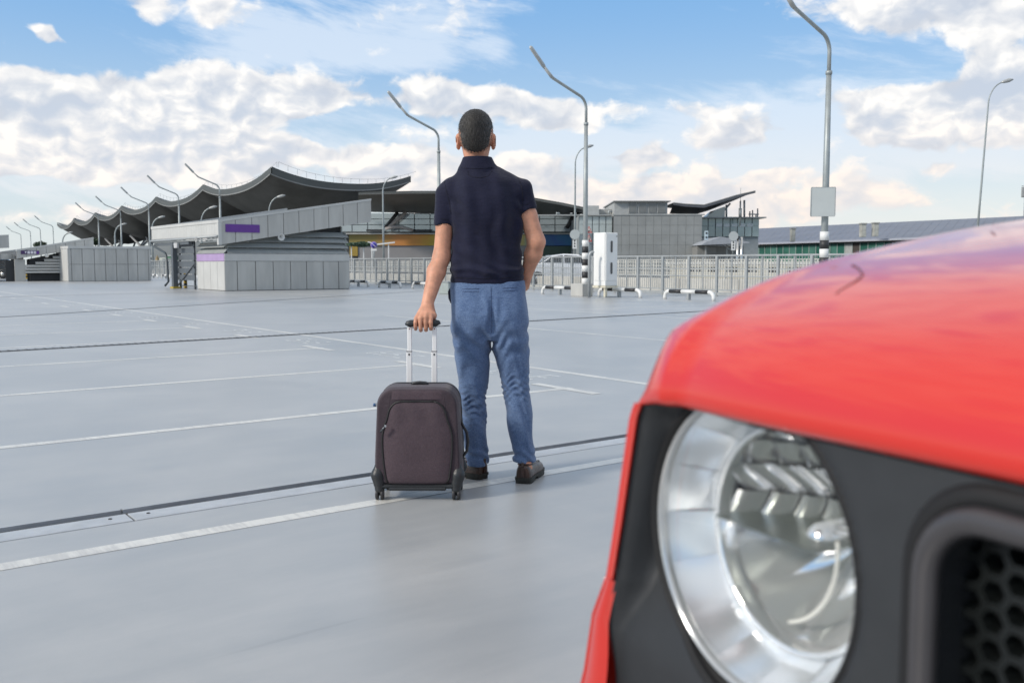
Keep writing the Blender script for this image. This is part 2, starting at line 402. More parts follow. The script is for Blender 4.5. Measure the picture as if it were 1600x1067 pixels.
while q < b:
    n_ = 0.1
    bal.box((.008, q - .006, .2), (.022, q + .006, 1.28)); q += n_
obj('bars', bal, M_galv, rail, kind='stuff')
mid = MB()
for q in qs: mid.box((.0, q - 18.97 + DQ/2 - .018, .1), (.03, q - 18.97 + DQ/2 + .018, 1.29))
obj('thin_posts', mid, M_galv, rail, kind='stuff')
# second safety fence and concrete parapet beyond
par = MB().box((DU1+.0, -20, -.24), (DU1+.25, 200, .02)); uwobj('deck_kerb', par, mat('kerb_concrete', (.30, .31, .31), .8, vs=2), kind='structure')
M_conc = mat('pale_concrete', (.52, .51, .47), .85, 0, .15, 1.2, .2, 40)
wl = thing('parapet_wall', 'low pale concrete parapet wall just beyond the grey railing', 'wall', UW(28, 20), GA)
for k in range(-14, 40):
    obj('panel', MB().box((0, k*3.0, -.25), (.2, k*3.0 + 2.98, .46), .01), M_conc, wl)
M_white = mat('white_paint', (.74, .74, .72), .4, 0, .06, 5)
M_black = mat('black_paint', (.028, .028, .03), .5, 0, .2, 8)
fn2 = thing('lattice_fence', 'white lattice fence of small openings standing behind the grey railing', 'fence', UW(31.5, 20), GA)
fp = MB().box((-.03, -.04, -.25), (.03, .04, 1.22)).mesh('post')
for k in range(-18, 60):
    o = link('post', fp, mat('fence_cream', (.60, .59, .54), .6), fn2); o.location.y = k * 2.2
lt = MB()
for z in (.50, .62, .78, .94, 1.1, 1.2): lt.box((-.012, -40, z), (.012, 130, z + (.035 if z > .5 else .06)))
yy = -40
while yy < 130: lt.box((-.01, yy, .5), (.01, yy + .05, 1.2)); yy += .17
obj('lattice', lt, mat('fence_cream', (.60, .59, .54), .6), fn2, kind='stuff')
M_beige = mat('beige_wall', (.47, .45, .38), .85, 0, .1, .8)
wb = thing('storage_shed', 'long low beige shed with dark slot openings behind the lattice fence', 'shed', UW(38, 0), GA)
obj('wall', MB().box((0, -16, -.25), (4, 36, .98)), M_beige, wb)
obj('roof', MB().box((-.15, -16.2, .985), (4.2, 36.2, 1.10), .02), mat('shed_roof', (.5, .5, .48), .7), wb)
slot = MB().box((-.012, 0, .62), (.0, .75, .86)).mesh('opening')
for k in range(40):
    o = link('opening', slot, M_black, wb); o.location.y = -15 + k * 1.25
bx = MB().box((-.3, 1.2, -.25), (-.02, 6.4, .95)); obj('yellow_panel', bx, mat('yellow_paint', (.62, .52, .08), .6), wb)
bx.v = []
# wheel stops
def wheel_stop():
    r = .055; H = .235; L_ = 1.86; y0 = -L_/2; rc = .16
    def arc(sg):
        pts = [(0, sg*(L_/2), 0), (0, sg*(L_/2), H - rc)]
        for i in range(1, 6): a_ = math.pi/2*i/5; pts.append((0, sg*(L_/2 - rc*(1-math.cos(a_))), H - rc + rc*math.sin(a_)))
        pts.append((0, sg*(L_/2 - rc - .03), H)); return pts
    t = thing('wheel_stop', '', 'wheel stop')
    for sg in (-1, 1): obj('end_bend', MB().tube(arc(sg), r, 12), M_white, t)
    e = L_/2 - rc - .03; s3 = [-e, -e + .47, e - .47, e]
    obj('black_band', MB().tube([(0, s3[0], H), (0, s3[1], H)], r*1.0, 12), M_black, t)
    obj('white_band', MB().tube([(0, s3[1], H), (0, s3[2], H)], r*1.01, 12), M_white, t)
    obj('black_band', MB().tube([(0, s3[2], H), (0, s3[3], H)], r*1.0, 12), M_black, t)
    obj('foot', MB().box((-.05, -.04, 0), (.05, .04, H - .05)), M_galv, t)
    return t
ws0 = None
WSL = {-1: 'black and white wheel stop farthest to the right, behind the bonnet of the red car', 5: 'black and white wheel stop hidden straight behind the man', 0: 'black and white tube wheel stop half hidden by the red car', 1: 'black and white tube wheel stop nearest the red car, fully in view', 2: 'black and white tube wheel stop passing behind the white cabinet',
       3: 'black and white tube wheel stop left of the striped lamp base', 4: 'black and white tube wheel stop hidden beside the man\'s trousers', 6: 'black and white tube wheel stop peeking out right of the man\'s left arm',
       7: 'third wheel stop to the right of the grey louvred shed', 8: 'second wheel stop to the right of the grey louvred shed', 9: 'wheel stop directly beside the right end of the grey louvred shed'}
for k in range(-1, 26):
    q = 18.43 + 2.88 * (k - 1)
    lab = WSL.get(k, 'small far black and white wheel stop beyond the louvred shed' if k > 9 else 'black and white wheel stop hidden behind the red car')
    if ws0 is None: ws0 = t = wheel_stop()
    else: t = copy_tree(ws0)
    t.location = UW(20.25, q); t.rotation_euler = (0, 0, GA); t['label'] = lab; t['group'] = 'wheel stops along the railing'
# ================================================================= LOUVRED STAIR SHED
M_clad = mat('grey_cladding', (.46, .455, .43), .55, .0, .10, 2.2, rvar=.06, stretch=(1, 1, .18))
M_clad2 = mat('grey_cladding_pale', (.53, .53, .51), .55, .0, .05, 1.5)
M_louv = mat('louvre_grey', (.38, .40, .395), .5, .1, .06, 2)
M_pur = mat('purple_sign', (.12, .035, .26), .45, 0, .06, 3)
M_lil = mat('lilac_sign', (.42, .30, .52), .5, 0, .06, 3)
M_steel = mat('dark_steel', (.12, .135, .15), .5, .2, .1, 5)
M_in = mat('dark_interior', (.035, .037, .04), .8)
def roof_beam(parent, u0, u1, q, zt0, zt1, h0, h1, n, th=.12, panel_m=None, name='roof_panel', trim=.09):
    """sloping clad parapet along u, at plane q, made of n separate panels with open joints"""
    for i in range(n):
        a_, b_ = i / n, (i + 1) / n; ua, ub = u0 + (u1-u0)*a_ + .012, u0 + (u1-u0)*b_ - .012
        za, zb = zt0 + (zt1-zt0)*a_, zt0 + (zt1-zt0)*b_; ha, hb = h0 + (h1-h0)*a_, h0 + (h1-h0)*b_
        mb = MB().prism([(ua, q, za - ha), (ub, q, zb - hb), (ub, q, zb - trim), (ua, q, za - trim)], (0, th, 0)); obj(name, mb, panel_m or M_clad, parent)
    obj('roof_trim', MB().prism([(u0, q-.02, zt0-trim+.004), (u1, q-.02, zt1-trim+.004), (u1, q-.02, zt1), (u0, q-.02, zt0)], (0, th+.04, 0)), M_clad2, parent)
    obj('backing', MB().prism([(u0+.01, q+.03, zt0-h0+.01), (u1-.01, q+.03, zt1-h1+.01), (u1-.01, q+.03, zt1-trim), (u0+.01, q+.03, zt0-trim)], (0, th-.05, 0)), mat('joint_shadow_grey', (.2, .2, .2), .8), parent)
cu, cq = 12.72, 35.0
sh = thing('stair_shed', 'grey panelled stair shed with louvres, sloping roof and plain purple sign', 'shed', UW(cu, cq), GA)
ue = u_at(547, cq) - cu; qe = 3.1; ZB = 1.42; ZM = 1.14
obj('core', MB().box((.03, .03, 0), (ue - .02, qe, ZB - .03)), M_in, sh)
xs = [352, 372, 400.5, 428, 455, 480, 506, 530, 547]; us = [u_at(x, cq) - cu for x in xs]
for a_, b_ in zip(us[:-1], us[1:]): obj('wall_panel', MB().box((a_ + .012, 0, .02), (b_ - .012, .028, ZM - .012), .003), M_clad, sh)
obj('top_band', MB().box((0, -.012, ZM), (ue, .028, ZB), .003), M_clad2, sh)
for i in range(4): obj('wall_panel', MB().box((-.005, .03 + qe/4*i + .012, .02), (.027, .03 + qe/4*(i+1) - .012, ZM - .012), .003), M_clad2, sh)  # short face: its brighter light is put into the paler cladding colour
obj('lilac_band', MB().box((-.018, .02, ZM), (.027, qe + .03, ZB), .003), M_lil, sh)
# end wall (right) and louvre core
for i in range(4):
    z0 = ZB + .02 + .225 * i
    obj('louvre', MB().prism([(.12, -.02, z0), (.12, .16, z0 + .20), (.12, .175, z0 + .19), (.12, -.005, z0 - .012)], (ue - .2, 0, 0)), M_louv, sh)
    if i < 2: obj('side_louvre', MB().prism([(-.02, .02, z0), (.16, .02, z0 + .20), (.175, .02, z0 + .19), (-.005, .02, z0 - .012)], (0, qe, 0)), M_louv, sh)
    obj('side_louvre', MB().prism([(ue - .02, .02, z0), (ue - .18, .02, z0 + .20), (ue - .195, .02, z0 + .19), (ue - .035, .02, z0 - .012)], (0, qe, 0)), M_louv, sh)
obj('louvre_core', MB().prism([(.22, .24, ZB), (ue - .24, .24, ZB), (ue - .24, .24, 2.62), (.22, .24, 1.80)], (0, qe - .4, 0)), M_in, sh)
for u_ in (.16, 1.0, 2.3, 3.5, ue - .25): obj('post', MB().box((u_ - .03, .17, ZB), (u_ + .03, .235, 1.9 + .13*u_)), M_louv, sh)
# sloping roof
ru0, ru1 = 12.4 - cu, 18.82 - cu; rq = -.35
roof_beam(sh, ru0, ru1, rq, 2.67, 3.72, .93, .95, 10)
obj('purple_sign', MB().prism([(u_at(355, cq-.35) - cu, rq - .03, 2.22), (u_at(408, cq-.35) - cu, rq - .03, 2.22), (u_at(408, cq-.35) - cu, rq - .03, 2.52), (u_at(355, cq-.35) - cu, rq - .03, 2.52)], (0, .028, 0)), M_pur, sh)
# side parapet running left (along W), ribbed panels
nq = 8.3
for i in range(28):
    a_ = rq + .14 + i * (nq / 28)
    obj('rib_panel', MB().box((ru0, a_ + .006, 2.10), (ru0 + .06 , a_ + nq/28 - .006, 2.55), .004), M_clad2, sh)
obj('roof_trim', MB().box((ru0 - .02, rq - .015, 2.555), (ru0 + .14, rq + nq + .15, 2.675), .004), M_clad2, sh)
obj('corner_trim', MB().box((ru0 - .03, rq - .03, 1.74), (ru0 + .1, rq + .135, 2.552), .004), M_clad2, sh)
obj('roof_slab', MB().prism([(ru0 + .07, rq + .13, 2.05), (ru1 - .02, rq + .13, 3.05), (ru1 - .02, rq + .13, 3.6), (ru0 + .07, rq + .13, 2.54)], (0, nq, 0)), mat('roof_underside', (.10, .11, .12), .7), sh)
roof_beam(sh, ru0, ru1, rq + nq + .15, 2.67, 3.72, .62, .7, 10)
obj('gutter', MB().tube([(ru0 - .06, rq - .0, 2.06), (ru0 - .06, rq + nq + .2, 2.03)], .05, 10), M_galv, sh)
obj('cable_tray', MB().box((ru0 - .02, rq + .2, 1.94), (ru0 + .12, rq + nq, 1.99)), M_louv, sh)
obj('floodlight', MB().box((ru0 - .10, 4.35, 1.68), (ru0 + .02, 4.75, 1.90), .02), mat('lamp_housing', (.5, .5, .5), .5), sh)
obj('loudspeaker', MB().lathe([(.0, -.02), (.05, -.02), (.06, -.06), (.13, -.12), (.14, -.12), (.12, -.02), (.09, .03), (0, .05)], 16, 'y', (u_at(436, cq) - cu, -.25, z_at(371, 36.6))), mat('speaker_grey', (.6, .6, .58), .5), sh)
obj('speaker_bracket', MB().box((u_at(436, cq) - cu - .02, -.27, z_at(371, 36.6)), (u_at(436, cq) - cu + .02, -.22, 2.15)), M_steel, sh)
pq = q_at(272, 12.4) - cq
obj('corner_post', MB().box((ru0 + .0, pq, 0), (ru0 + .2, pq + .24, 2.05), .01), M_steel, sh)
obj('cross_beam', MB().box((ru0 + .02, qe + .1, 1.82), (ru0 + .16, 7.9, 1.93)), M_steel, sh)
obj('downpipe', MB().tube([(ru0 - .09, 7.9, 2.0), (ru0 - .09, 7.85, 1.86), (ru0 - .09, 5.95, 1.50), (ru0 - .09, 5.80, 1.38), (ru0 - .09, 5.62, .28), (ru0 - .2, 5.75, .10)], .045, 10), mat('pipe_dark', (.05, .065, .075), .4), sh)
for i in range(6):
    z0 = .36 + i * .275
    obj('screen_board', MB().box((ru0 + .22, qe + .08, z0), (ru0 + .26, 5.28, z0 + .225), .004), M_steel, sh)
for u_ in (qe + .25, 5.2): obj('screen_post', MB().box((ru0 + .27, u_, 0), (ru0 + .34, u_ + .08, 2.0)), M_steel, sh)
obj('brace', MB().tube([(ru0 + .2, pq + .1, .1), (ru0 + .2, qe + .1, 1.0)], .035, 6), M_steel, sh)
obj('floor_rail', MB().tube([(ru0 + .3, pq, .12), (ru0 + .3, qe + .05, .12)], .02, 6), M_steel, sh)
obj('yellow_base', MB().box((ru0 - .05, pq - .1, 0), (ru0 + .28, pq + .32, .07)), mat('yellow_black', (.5, .36, .03), .6), sh)
# striped yellow bollards
M_yel = mat('safety_yellow', (.72, .46, .03), .5, 0, .1, 9)
def bollard(x, y, H, label, r=.075, group='yellow and black bollards'):
    p = GP(x, y); t = thing('bollard', label, 'bollard', (p[0], p[1], 0), GA, group)
    n = 6
    for i in range(n): obj('band', MB().tube([(0, 0, H*i/n), (0, 0, H*(i+1)/n)], r, 12), M_yel if i % 2 == 0 else M_black, t)
    obj('cap', MB().lathe([(r, H), (r*.7, H+.03), (0, H+.04)], 12), M_yel, t)
    return t
bollard(290, 450, .60, 'yellow and black bollard in front of the louvred shed')
bollard(37.5, 436, .66, 'left yellow and black bollard of the pair by the far sign', .1); bollard(41.5, 436, .66, 'right yellow and black bollard of the pair by the far sign', .1)
for i, x in enumerate((54, 73, 90, 107)): bollard(x, 434, .45, 'far short bollard under the louvres, number %s from the left' % ('one', 'two', 'three', 'four')[i], .09)
# ================================================================= FAR PANELLED BOX SHED
bu, bq = 12.34, 59.5; ex = 5.95
s2 = thing('panelled_shed', 'far grey shed with big plain wall panels and a louvred wing', 'shed', UW(bu, bq), GA)
xs = [108, 114, 131, 150, 167, 184, 202, 217, 234, 238]; us = [u_at(x, bq) - bu for x in xs]; ex = us[-1]
obj('core', MB().box((.04, .04, 0), (ex - .04, 3.4, 1.95)), mat('joint_shadow_grey', (.2, .2, .2), .8), s2)
for a_, b_ in zip(us[:-1], us[1:]):
    for z0, z1 in ((.02, 1.0), (1.02, 1.92)): obj('wall_panel', MB().box((a_ + .015, 0, z0), (b_ - .015, .035, z1), .003), M_clad, s2)
obj('top_trim', MB().box((-.02, -.03, 1.93), (ex + .02, 3.45, 2.08), .005), M_clad2, s2)
obj('end_wall', MB().box((ex - .035, .04, .02), (ex, 3.4, 1.925)), M_clad2, s2)
obj('end_wall', MB().box((0, .04, .02), (.035, 3.4, 1.925)), M_clad2, s2)
q2 = 61.6; v0, v1 = u_at(29, q2) - bu, u_at(150, q2) - bu; k0 = q2 - bq
roof_beam(s2, v0, v1, k0, 1.86, 2.66, .52, .60, 8)
obj('roof_slab', MB().prism([(v0, k0 + .13, 1.5), (v1 - .05, k0 + .13, 2.1), (v1 - .05, k0 + .13, 2.5), (v0, k0 + .13, 1.8)], (0, 6, 0)), mat('roof_underside', (.10, .11, .12), .7), s2)
v2, v3 = u_at(43, q2) - bu, u_at(107, q2) - bu
for i in range(6):
    z0 = .50 + i * .175; cut = max(0, (z0 - .82) / .2) * .55
    obj('louvre', MB().prism([(v2 + cut, k0 + .2, z0), (v2 + cut, k0 + .30, z0 + .13), (v2 + cut, k0 + .32, z0 + .12), (v2 + cut, k0 + .22, z0 - .01)], (v3 - v2 - cut, 0, 0)), M_clad2, s2)
obj('louvre_core', MB().prism([(v2 + .3, k0 + .5, 0), (v3, k0 + .5, 0), (v3, k0 + .5, 1.75), (v2 + .3, k0 + .5, 1.3)], (0, 1, 0)), M_in, s2)
obj('wing_wall', MB().box((v2 - .55, k0 + .3, 0), (v2 + .02, k0 + .4, 1.3)), M_clad, s2)
obj('doorway', MB().box((v2 - 1.0, k0 + .5, 0), (v2 - .56, k0 + .6, 1.25)), M_in, s2)
a_, b_ = u_at(36, q2) - bu, u_at(64.5, q2) - bu
sg = obj('purple_sign', MB().box((a_, k0 - .035, z_at(397.3, 55.6)), (b_, k0 - .005, z_at(391.8, 55.6)), .002), mat('dark_purple_sign', (.07, .035, .12), .5), s2)
for i, (x0, x1, mm) in enumerate(((41.5, 45, 0), (46, 50, 0), (51, 55, 0), (56, 59.5, 0), (60, 64, 1))):
    uu = [u_at(x, q2) - bu for x in (x0, x1)]
    obj('pictogram', MB().box((uu[0], k0 - .045, z_at(396.6, 55.6)), (uu[1], k0 - .036, z_at(392.6, 55.6))) if i else MB().prism([((uu[0]+uu[1])/2, k0-.045, z_at(396.6, 55.6)), (uu[1]-.01, k0-.045, z_at(393, 55.6)), (uu[0]+.01, k0-.045, z_at(393, 55.6))], (0, .01, 0)),
        mat('purple_sign', (.12, .035, .26)) if mm else mat('sign_white', (.72, .70, .74), .5), sg)
obj('loudspeaker', MB().lathe([(0, 0), (.09, 0), (.12, .05), (.05, .12), (0, .12)], 12, 'y', (u_at(76, q2) - bu, k0 - .1, z_at(399.5, 56))), mat('speaker_grey', (.6, .6, .58), .5), s2)
# far left canopy fragments and the things under them
s3_ = thing('canopy_end', 'end of a sloping grey roof parapet at the left edge of the picture', 'roof', UW(6.2, 80), GA)
q3 = 80; x0_, x1_ = u_at(-60, q3) - 6.2, u_at(18.5, q3) - 6.2; Y3 = Yof(6.2, q3)
roof_beam(s3_, x0_, x1_, 0, z_at(370, Y3), z_at(364.5, Y3), .95, 1.0, 5)
obj('support', MB().box((x0_ + .2, .2, 0), (x0_ + .5, .5, 3)), M_steel, s3_)
low = thing('low_canopy', 'low flat grey canopy left of the far panelled shed', 'canopy', UW(8, 62.5), GA)
uA, uB = u_at(-90, 62.5) - 8, u_at(40, 62.5) - 8
for i in range(7): obj('fascia_panel', MB().box((uA + (uB-uA)*i/7 + .01, 0, 1.30), (uA + (uB-uA)*(i+1)/7 - .01, .1, 1.62), .004), M_clad, low)
obj('slab', MB().box((uA, .1, 1.32), (uB, 6, 1.6)), mat('roof_underside', (.10, .11, .12), .7), low)
obj('post', MB().box((uA + .5, 1, 0), (uA + .7, 1.2, 1.32)), M_steel, low); obj('post', MB().box((uB - .6, .4, 0), (uB - .4, .6, 1.32)), M_steel, low)
for i in range(5): obj('louvre', MB().box((uA, 4.0, .5 + .17*i), (uB - .2, 4.03, .62 + .17*i)), M_clad2, low)
p = GP(15.5, 436); br = thing('barrel', 'blue barrel standing at the far left beside the doorway', 'barrel', (p[0], p[1], 0))
obj('drum', MB().lathe([(0, 0), (.17, 0), (.18, .03), (.19, .2), (.18, .22), (.19, .4), (.18, .47), (.10, .5), (0, .5)], 16), mat('blue_plastic', (.06, .13, .32), .4), br)
obj('lid', MB().lathe([(.12, .5), (.12, .53), (0, .535)], 16), mat('blue_lid', (.05, .10, .25), .4), br)
# ================================================================= LAMPS
M_pole = mat('lamp_pole_grey', (.33, .36, .36), .45, .3, .1, 4)
M_head = mat('lamp_head_grey', (.42, .43, .42), .4, .3, .1, 8)
def long_lamp(base, label, stripes=True, plinth=False):
    t = thing('street_lamp', label, 'street lamp', base, GA, 'tall lamps with a long cranked arm')
    HB = 6.3; L_ = 2.25
    k = .055
    obj('pole', MB().tube([(0, 0, .0), (0, 0, 3.2), (0, 0, 5.4)], [.085, .075, .06], 12), M_pole, t)
    pts = [(0, 0, 5.4), (0, 0, HB - .42)]
    for i in range(1, 7):
        a = R(62) * i / 6; pts.append((-.42*(1-math.cos(a)), 0, HB - .42 + .42*math.sin(a)))
    x0, _, z0 = pts[-1]; pts.append((-1.35, 0, z0 + .42))
    obj('arm', MB().tube(pts, .045, 10), M_pole, t)
    obj('collar', MB().tube([(0, 0, 5.38), (0, 0, 5.46)], .075, 10), M_pole, t)
    ax, az_ = -1.35, z0 + .42
    obj('lamp_mount', MB().tube([(ax + .06, 0, az_ - .02), (ax - .05, 0, az_ + .03), (ax - .36, 0, az_ + .30)], [.045, .06, .05], 8, squash=.8), M_head, t)
    hd = MB().tube([(ax - .34, 0, az_ + .28), (ax - .38, 0, az_ + .33), (ax - .86, 0, az_ + .80), (ax - .90, 0, az_ + .83)], [.035, .048, .044, .02], 8, squash=1.5)
    obj('lamp_head', hd, M_head, t)
    if stripes:
        for i in range(7): obj('stripe_band', MB().tube([(0, 0, 1.78 - .2*(i+1)), (0, 0, 1.78 - .2*i)], .105, 14), M_white if i % 2 == 0 else M_black, t)
    if plinth:
        obj('plinth', MB().box((-.22, -.13, 0), (.22, .45, .40), .01), M_clad, t)
    return t
b1 = GP(914, 463)
long_lamp((b1[0], b1[1], 0), 'tall lamp with striped foot standing beside the white cabinet', plinth=True)
r_ = AY(1287, 412, 22.0); long_lamp((r_[0], r_[1], 0), 'nearest tall lamp rising behind the red car, carrying a blank square sign')
LL = [(686.5, 37.2, 'tall lamp rising just behind the man\'s left shoulder'), (346, 62.6, 'tall lamp standing over the louvred shed roof, in front of the highest roof wave'),
      (282, 70.6, 'tall lamp behind the left end of the louvred shed'), (235, 81, 'tall lamp at the right end of the far panelled shed'), (191, 91.7, 'tall lamp above the middle of the far panelled shed, before the wave roof'),
      (156, 101, 'tall lamp above the left part of the far panelled shed, before the wave roof tip'), (85, 128, 'small far lamp just left of the wave roof tip, highest of its four'), (65, 137, 'small far lamp above the little tree'),
      (49.5, 148, 'small far lamp left of the little tree'), (34.5, 164, 'small far lamp nearest the canopy end at the left edge')]
for x, Y, lab in LL:
    p = AY(x, 412, Y); long_lamp((p[0], p[1], 0), lab, stripes=Y < 90)
def curved_lamp(x, Y, ytop, lab, reach=24, lean=0.0, base_y=None, head=1.0):
    p = AY(x, 412, Y); H = z_at(ytop, Y); t = thing('street_lamp', lab, 'street lamp', (p[0], p[1], -.25), 0, 'slim lamps with a curved arm')
    H += .25; s_ = Y / FPX; rc = reach * s_ * .75; n = 8; ln = lean
    def P(dx_, z): return (dx_ + ln * z, 0, z)
    pts = [P(0, 0), P(0, H * .5), P(0, H - rc*1.5)] + [P(rc*(1-math.cos(R(80)*i/n)), H - rc*1.5 + rc*1.42*math.sin(R(80)*i/n)) for i in range(1, n+1)]
    r0 = max(.05, 1.9 * s_)
    obj('pole', MB().tube(pts, [r0, r0*.8, r0*.6] + [r0*.5]*n, 10), M_pole, t)
    e = pts[-1]; hl = reach * s_ * .55 * head
    obj('lamp_head', MB().tube([(e[0]-.1*hl, 0, e[2]), (e[0]+.15*hl, 0, e[2]+.06*hl), (e[0]+.6*hl, 0, e[2]+.18*hl), (e[0]+hl, 0, e[2]+.26*hl)], [r0*.6, hl*.15, hl*.19, hl*.06], 10), M_head, t)
    return t
curved_lamp(1521, 45, 133, 'slim curved lamp at the right, behind the bonnet of the red car', 30, .045)
lampB = curved_lamp(898, 60, 232, 'slim curved lamp right of the man with a round sign on it', 24)
curved_lamp(599.5, 70, 279, 'slim curved lamp in front of the orange band', 20)
curved_lamp(422, 76, 308, 'slim curved lamp peeking over the middle of the louvred shed roof', 22)
curved_lamp(316, 88, 325, 'small slim curved lamp peeking over the left part of the louvred shed roof', 22)
curved_lamp(239, 95, 340, 'small slim curved lamp beside the striped foot at the panelled shed corner', 18)
curved_lamp(181, 110, 351, 'tiny slim curved lamp under the wave roof above the panelled shed', 16)
curved_lamp(99, 130, 364, 'tiny slim curved lamp left of the wave roof above the shed roof', 14)
# blank signs
def blank_sign(name, label, x0, y0, x1, y1, Y, m, rz=0, off=0, bev=.03):
    a, b = AY(x0, y0, Y), AY(x1, y1, Y); cx_, cz = (a[0]+b[0])/2, (a[2]+b[2])/2; hw, hh = abs(b[0]-a[0])/2, abs(a[2]-b[2])/2
    t = thing(name, label, 'sign', (cx_, Y, cz), rz)
    n = 6; poly = []
    for sx, sy, a0 in ((1, 1, 0), (-1, 1, 90), (-1, -1, 180), (1, -1, 270)):
        for i in range(n+1):
            q = R(a0 + 90*i/n); poly.append((sx*(hw-bev) + bev*math.cos(q), 0, sy*(hh-bev) + bev*math.sin(q)))
    obj('plate', MB().prism(poly, (0, .012, 0)), m, t); return t
M_sign = mat('blank_sign_back', (.50, .53, .52), .5, .1, .03, 2)
t = blank_sign('blank_sign', 'blank square pale grey sign fixed to the nearest tall lamp', 1267.5, 293, 1304.5, 338, 21.84, M_sign, R(-6))
obj('rim', MB().tube([(-.27, -.004, -.335), (.27, -.004, -.335), (.27, -.004, .335), (-.27, -.004, .335), (-.27, -.004, -.335)], .006, 4), M_galv, t)
obj('clamp', MB().box((-.12, .012, .15), (.12, .06, .19)), M_galv, t); obj('clamp', MB().box((-.12, .012, -.19), (.12, .06, -.15)), M_galv, t)
def disc_sign(x, y, r, Y, lab, ):
    p = AY(x, y, Y); s_ = Y/FPX; t = thing('round_sign', lab, 'sign', tuple(p))
    dm = MB().lathe([(0, -.02), (r*s_, -.02), (r*s_, .0), (0, .0)], 28, 'y'); dm.sm = [False]*len(dm.sm); obj('disc', dm, M_sign, t)
    pl = obj('arrow_plate', MB().box((-3.2*s_, -.03, -22*s_), (3.2*s_, -.01, -8.5*s_)), M_white, t)
    for z0 in (-19.5, -15.2, -11): obj('arrow_mark', MB().prism([(-1.1*s_, -.035, z0*s_), (1.1*s_, -.035, z0*s_), (1.1*s_, -.035, (z0+1.6)*s_), (0, -.035, (z0+3.2)*s_), (-1.1*s_, -.035, (z0+1.6)*s_)], (0, .003, 0)), M_black, pl)
    return t
disc_sign(898, 366.5, 7.6, 59.8, 'round blank grey sign on the slim lamp right of the man, small arrow plate below')
t = disc_sign(1146, 369, 7.3, 60, 'round blank grey sign beside the shiny twin pipes'); obj('post', MB().tube([(0, .08, -1.3), (0, .08, .2)], .05, 8), M_pole, t)
obj('post', MB().tube([(0, .08, -3), (0, .08, -1.3)], .05, 8), M_pole, t)
pp = thing('steel_flue', 'pair of shiny steel flue pipes beside the round sign', 'pipe', (AY(1155, 400, 62)[0], 62, -.25))
M_chr = mat('bright_steel', (.62, .60, .56), .25, 1.0, .1, 3)
for dx_, hh in ((-.12, 2.95), (.14, 3.05)): obj('pipe', MB().tube([(dx_, 0, 0), (dx_, 0, hh)], .085, 12), M_chr, pp)
obj('cowl', MB().lathe([(.16, 3.05), (.14, 3.08), (0, 3.2)], 12, c=(-.12, 0, -.05)), M_black, pp)
# triangular warning signs on one post
t = thing('warning_sign', 'post with two triangular red-edged warning signs left of the white cabinet', 'sign', (AY(920, 400, 50)[0], 50, -.25))
obj('post', MB().tube([(0, .06, 0), (0, .06, 3.1)], .04, 8), M_pole, t)
s_ = 50/FPX
M_red = mat('sign_red', (.50, .10, .09), .5); M_pink = mat('sign_faded', (.60, .50, .46), .6)
for yb, yt, col_ in ((364.5, 353.5, M_red), (378, 366.5, M_red)):
    z0, z1 = z_at(yb, 50)+.25, z_at(yt, 50)+.25; hw = 5.2*s_
    f_ = obj('triangle', MB().prism([(-hw, 0, z0), (hw, 0, z0), (0, 0, z1)], (0, .02, 0)), col_, t)
    h_ = z1 - z0; obj('face', MB().prism([(-hw*.66, -.008, z0+h_*.16), (hw*.66, -.008, z0+h_*.16), (0, -.008, z0+h_*.80)], (0, .004, 0)), M_pink, f_)
    obj('symbol', MB().prism([(-hw*.42, -.014, z0+h_*.2), (hw*.42, -.014, z0+h_*.2), (hw*.2, -.014, z0+h_*.34), (-hw*.2, -.014, z0+h_*.34)] if yb < 370 else [(-hw*.1, -.014, z0+h_*.2), (hw*.25, -.014, z0+h_*.2), (hw*.05, -.014, z0+h_*.6)], (0, .004, 0)), M_black, f_)
# no parking sign
s_ = 62/FPX; p = AY(584, 383, 62)
t = thing('no_parking_sign', 'small round blue no-parking sign in front of the orange band', 'sign', tuple(p))
obj('disc', MB().lathe([(0, -.01), (5.2*s_, -.01), (5.2*s_, .01), (0, .01)], 20, 'y'), mat('sign_violet', (.30, .22, .52), .5), t)
obj('blue_disc', MB().lathe([(0, -.02), (3.9*s_, -.02), (3.9*s_, -.012)], 20, 'y'), mat('sign_blue', (.05, .05, .35), .5), t)
obj('slash', MB().prism([(-3.2*s_, -.03, 2.6*s_), (-2.6*s_, -.03, 3.2*s_), (3.2*s_, -.03, -2.6*s_), (2.6*s_, -.03, -3.2*s_)], (0, .006, 0)), mat('slash_pale', (.62, .55, .66), .5), t)
obj('plate', MB().box((-4.5*s_, -.01, -9*s_), (4.5*s_, .01, -5.8*s_)), M_white, t); obj('post', MB().tube([(0, .05, -1.5), (0, .05, .1)], .04, 8), M_pole, t)
# ================================================================= WHITE CABINET
cu_, cq_ = uwof(945.5, 465)
cb = thing('cabinet', 'tall white metal cabinet with two dark slots on a short post', 'cabinet', UW(cu_, cq_), GA)
M_cab = mat('cabinet_white', (.78, .78, .76), .38, 0, .03, 2)
obj('body', MB().box((0, 0, .36), (.51, .55, 1.99), .012), M_cab, cb)
obj('door', MB().box((.025, -.014, .52), (.485, -.001, 1.965), .006), M_cab, cb)
obj('side_panel', MB().box((-.012, .03, .52), (-.001, .52, 1.96), .006), M_cab, cb)
obj('base_tray', MB().box((-.02, -.02, .29), (.52, .57, .358), .008), mat('cabinet_cream', (.62, .58, .46), .6, 0, .15, 6), cb)
for z0 in (.88, 1.32+.22):
    pts = []
    for i in range(9): a = math.pi*i/8; pts.append((.235 + .038*math.cos(a), -.03, z0 + .16 + .038*math.sin(a)))
    for i in range(9): a = math.pi + math.pi*i/8; pts.append((.235 + .038*math.cos(a), -.03, z0 - .12 + .038*math.sin(a)))
    obj('slot', MB().prism(pts, (0, .012, 0)), mat('slot_dark', (.10, .10, .10), .6), cb)
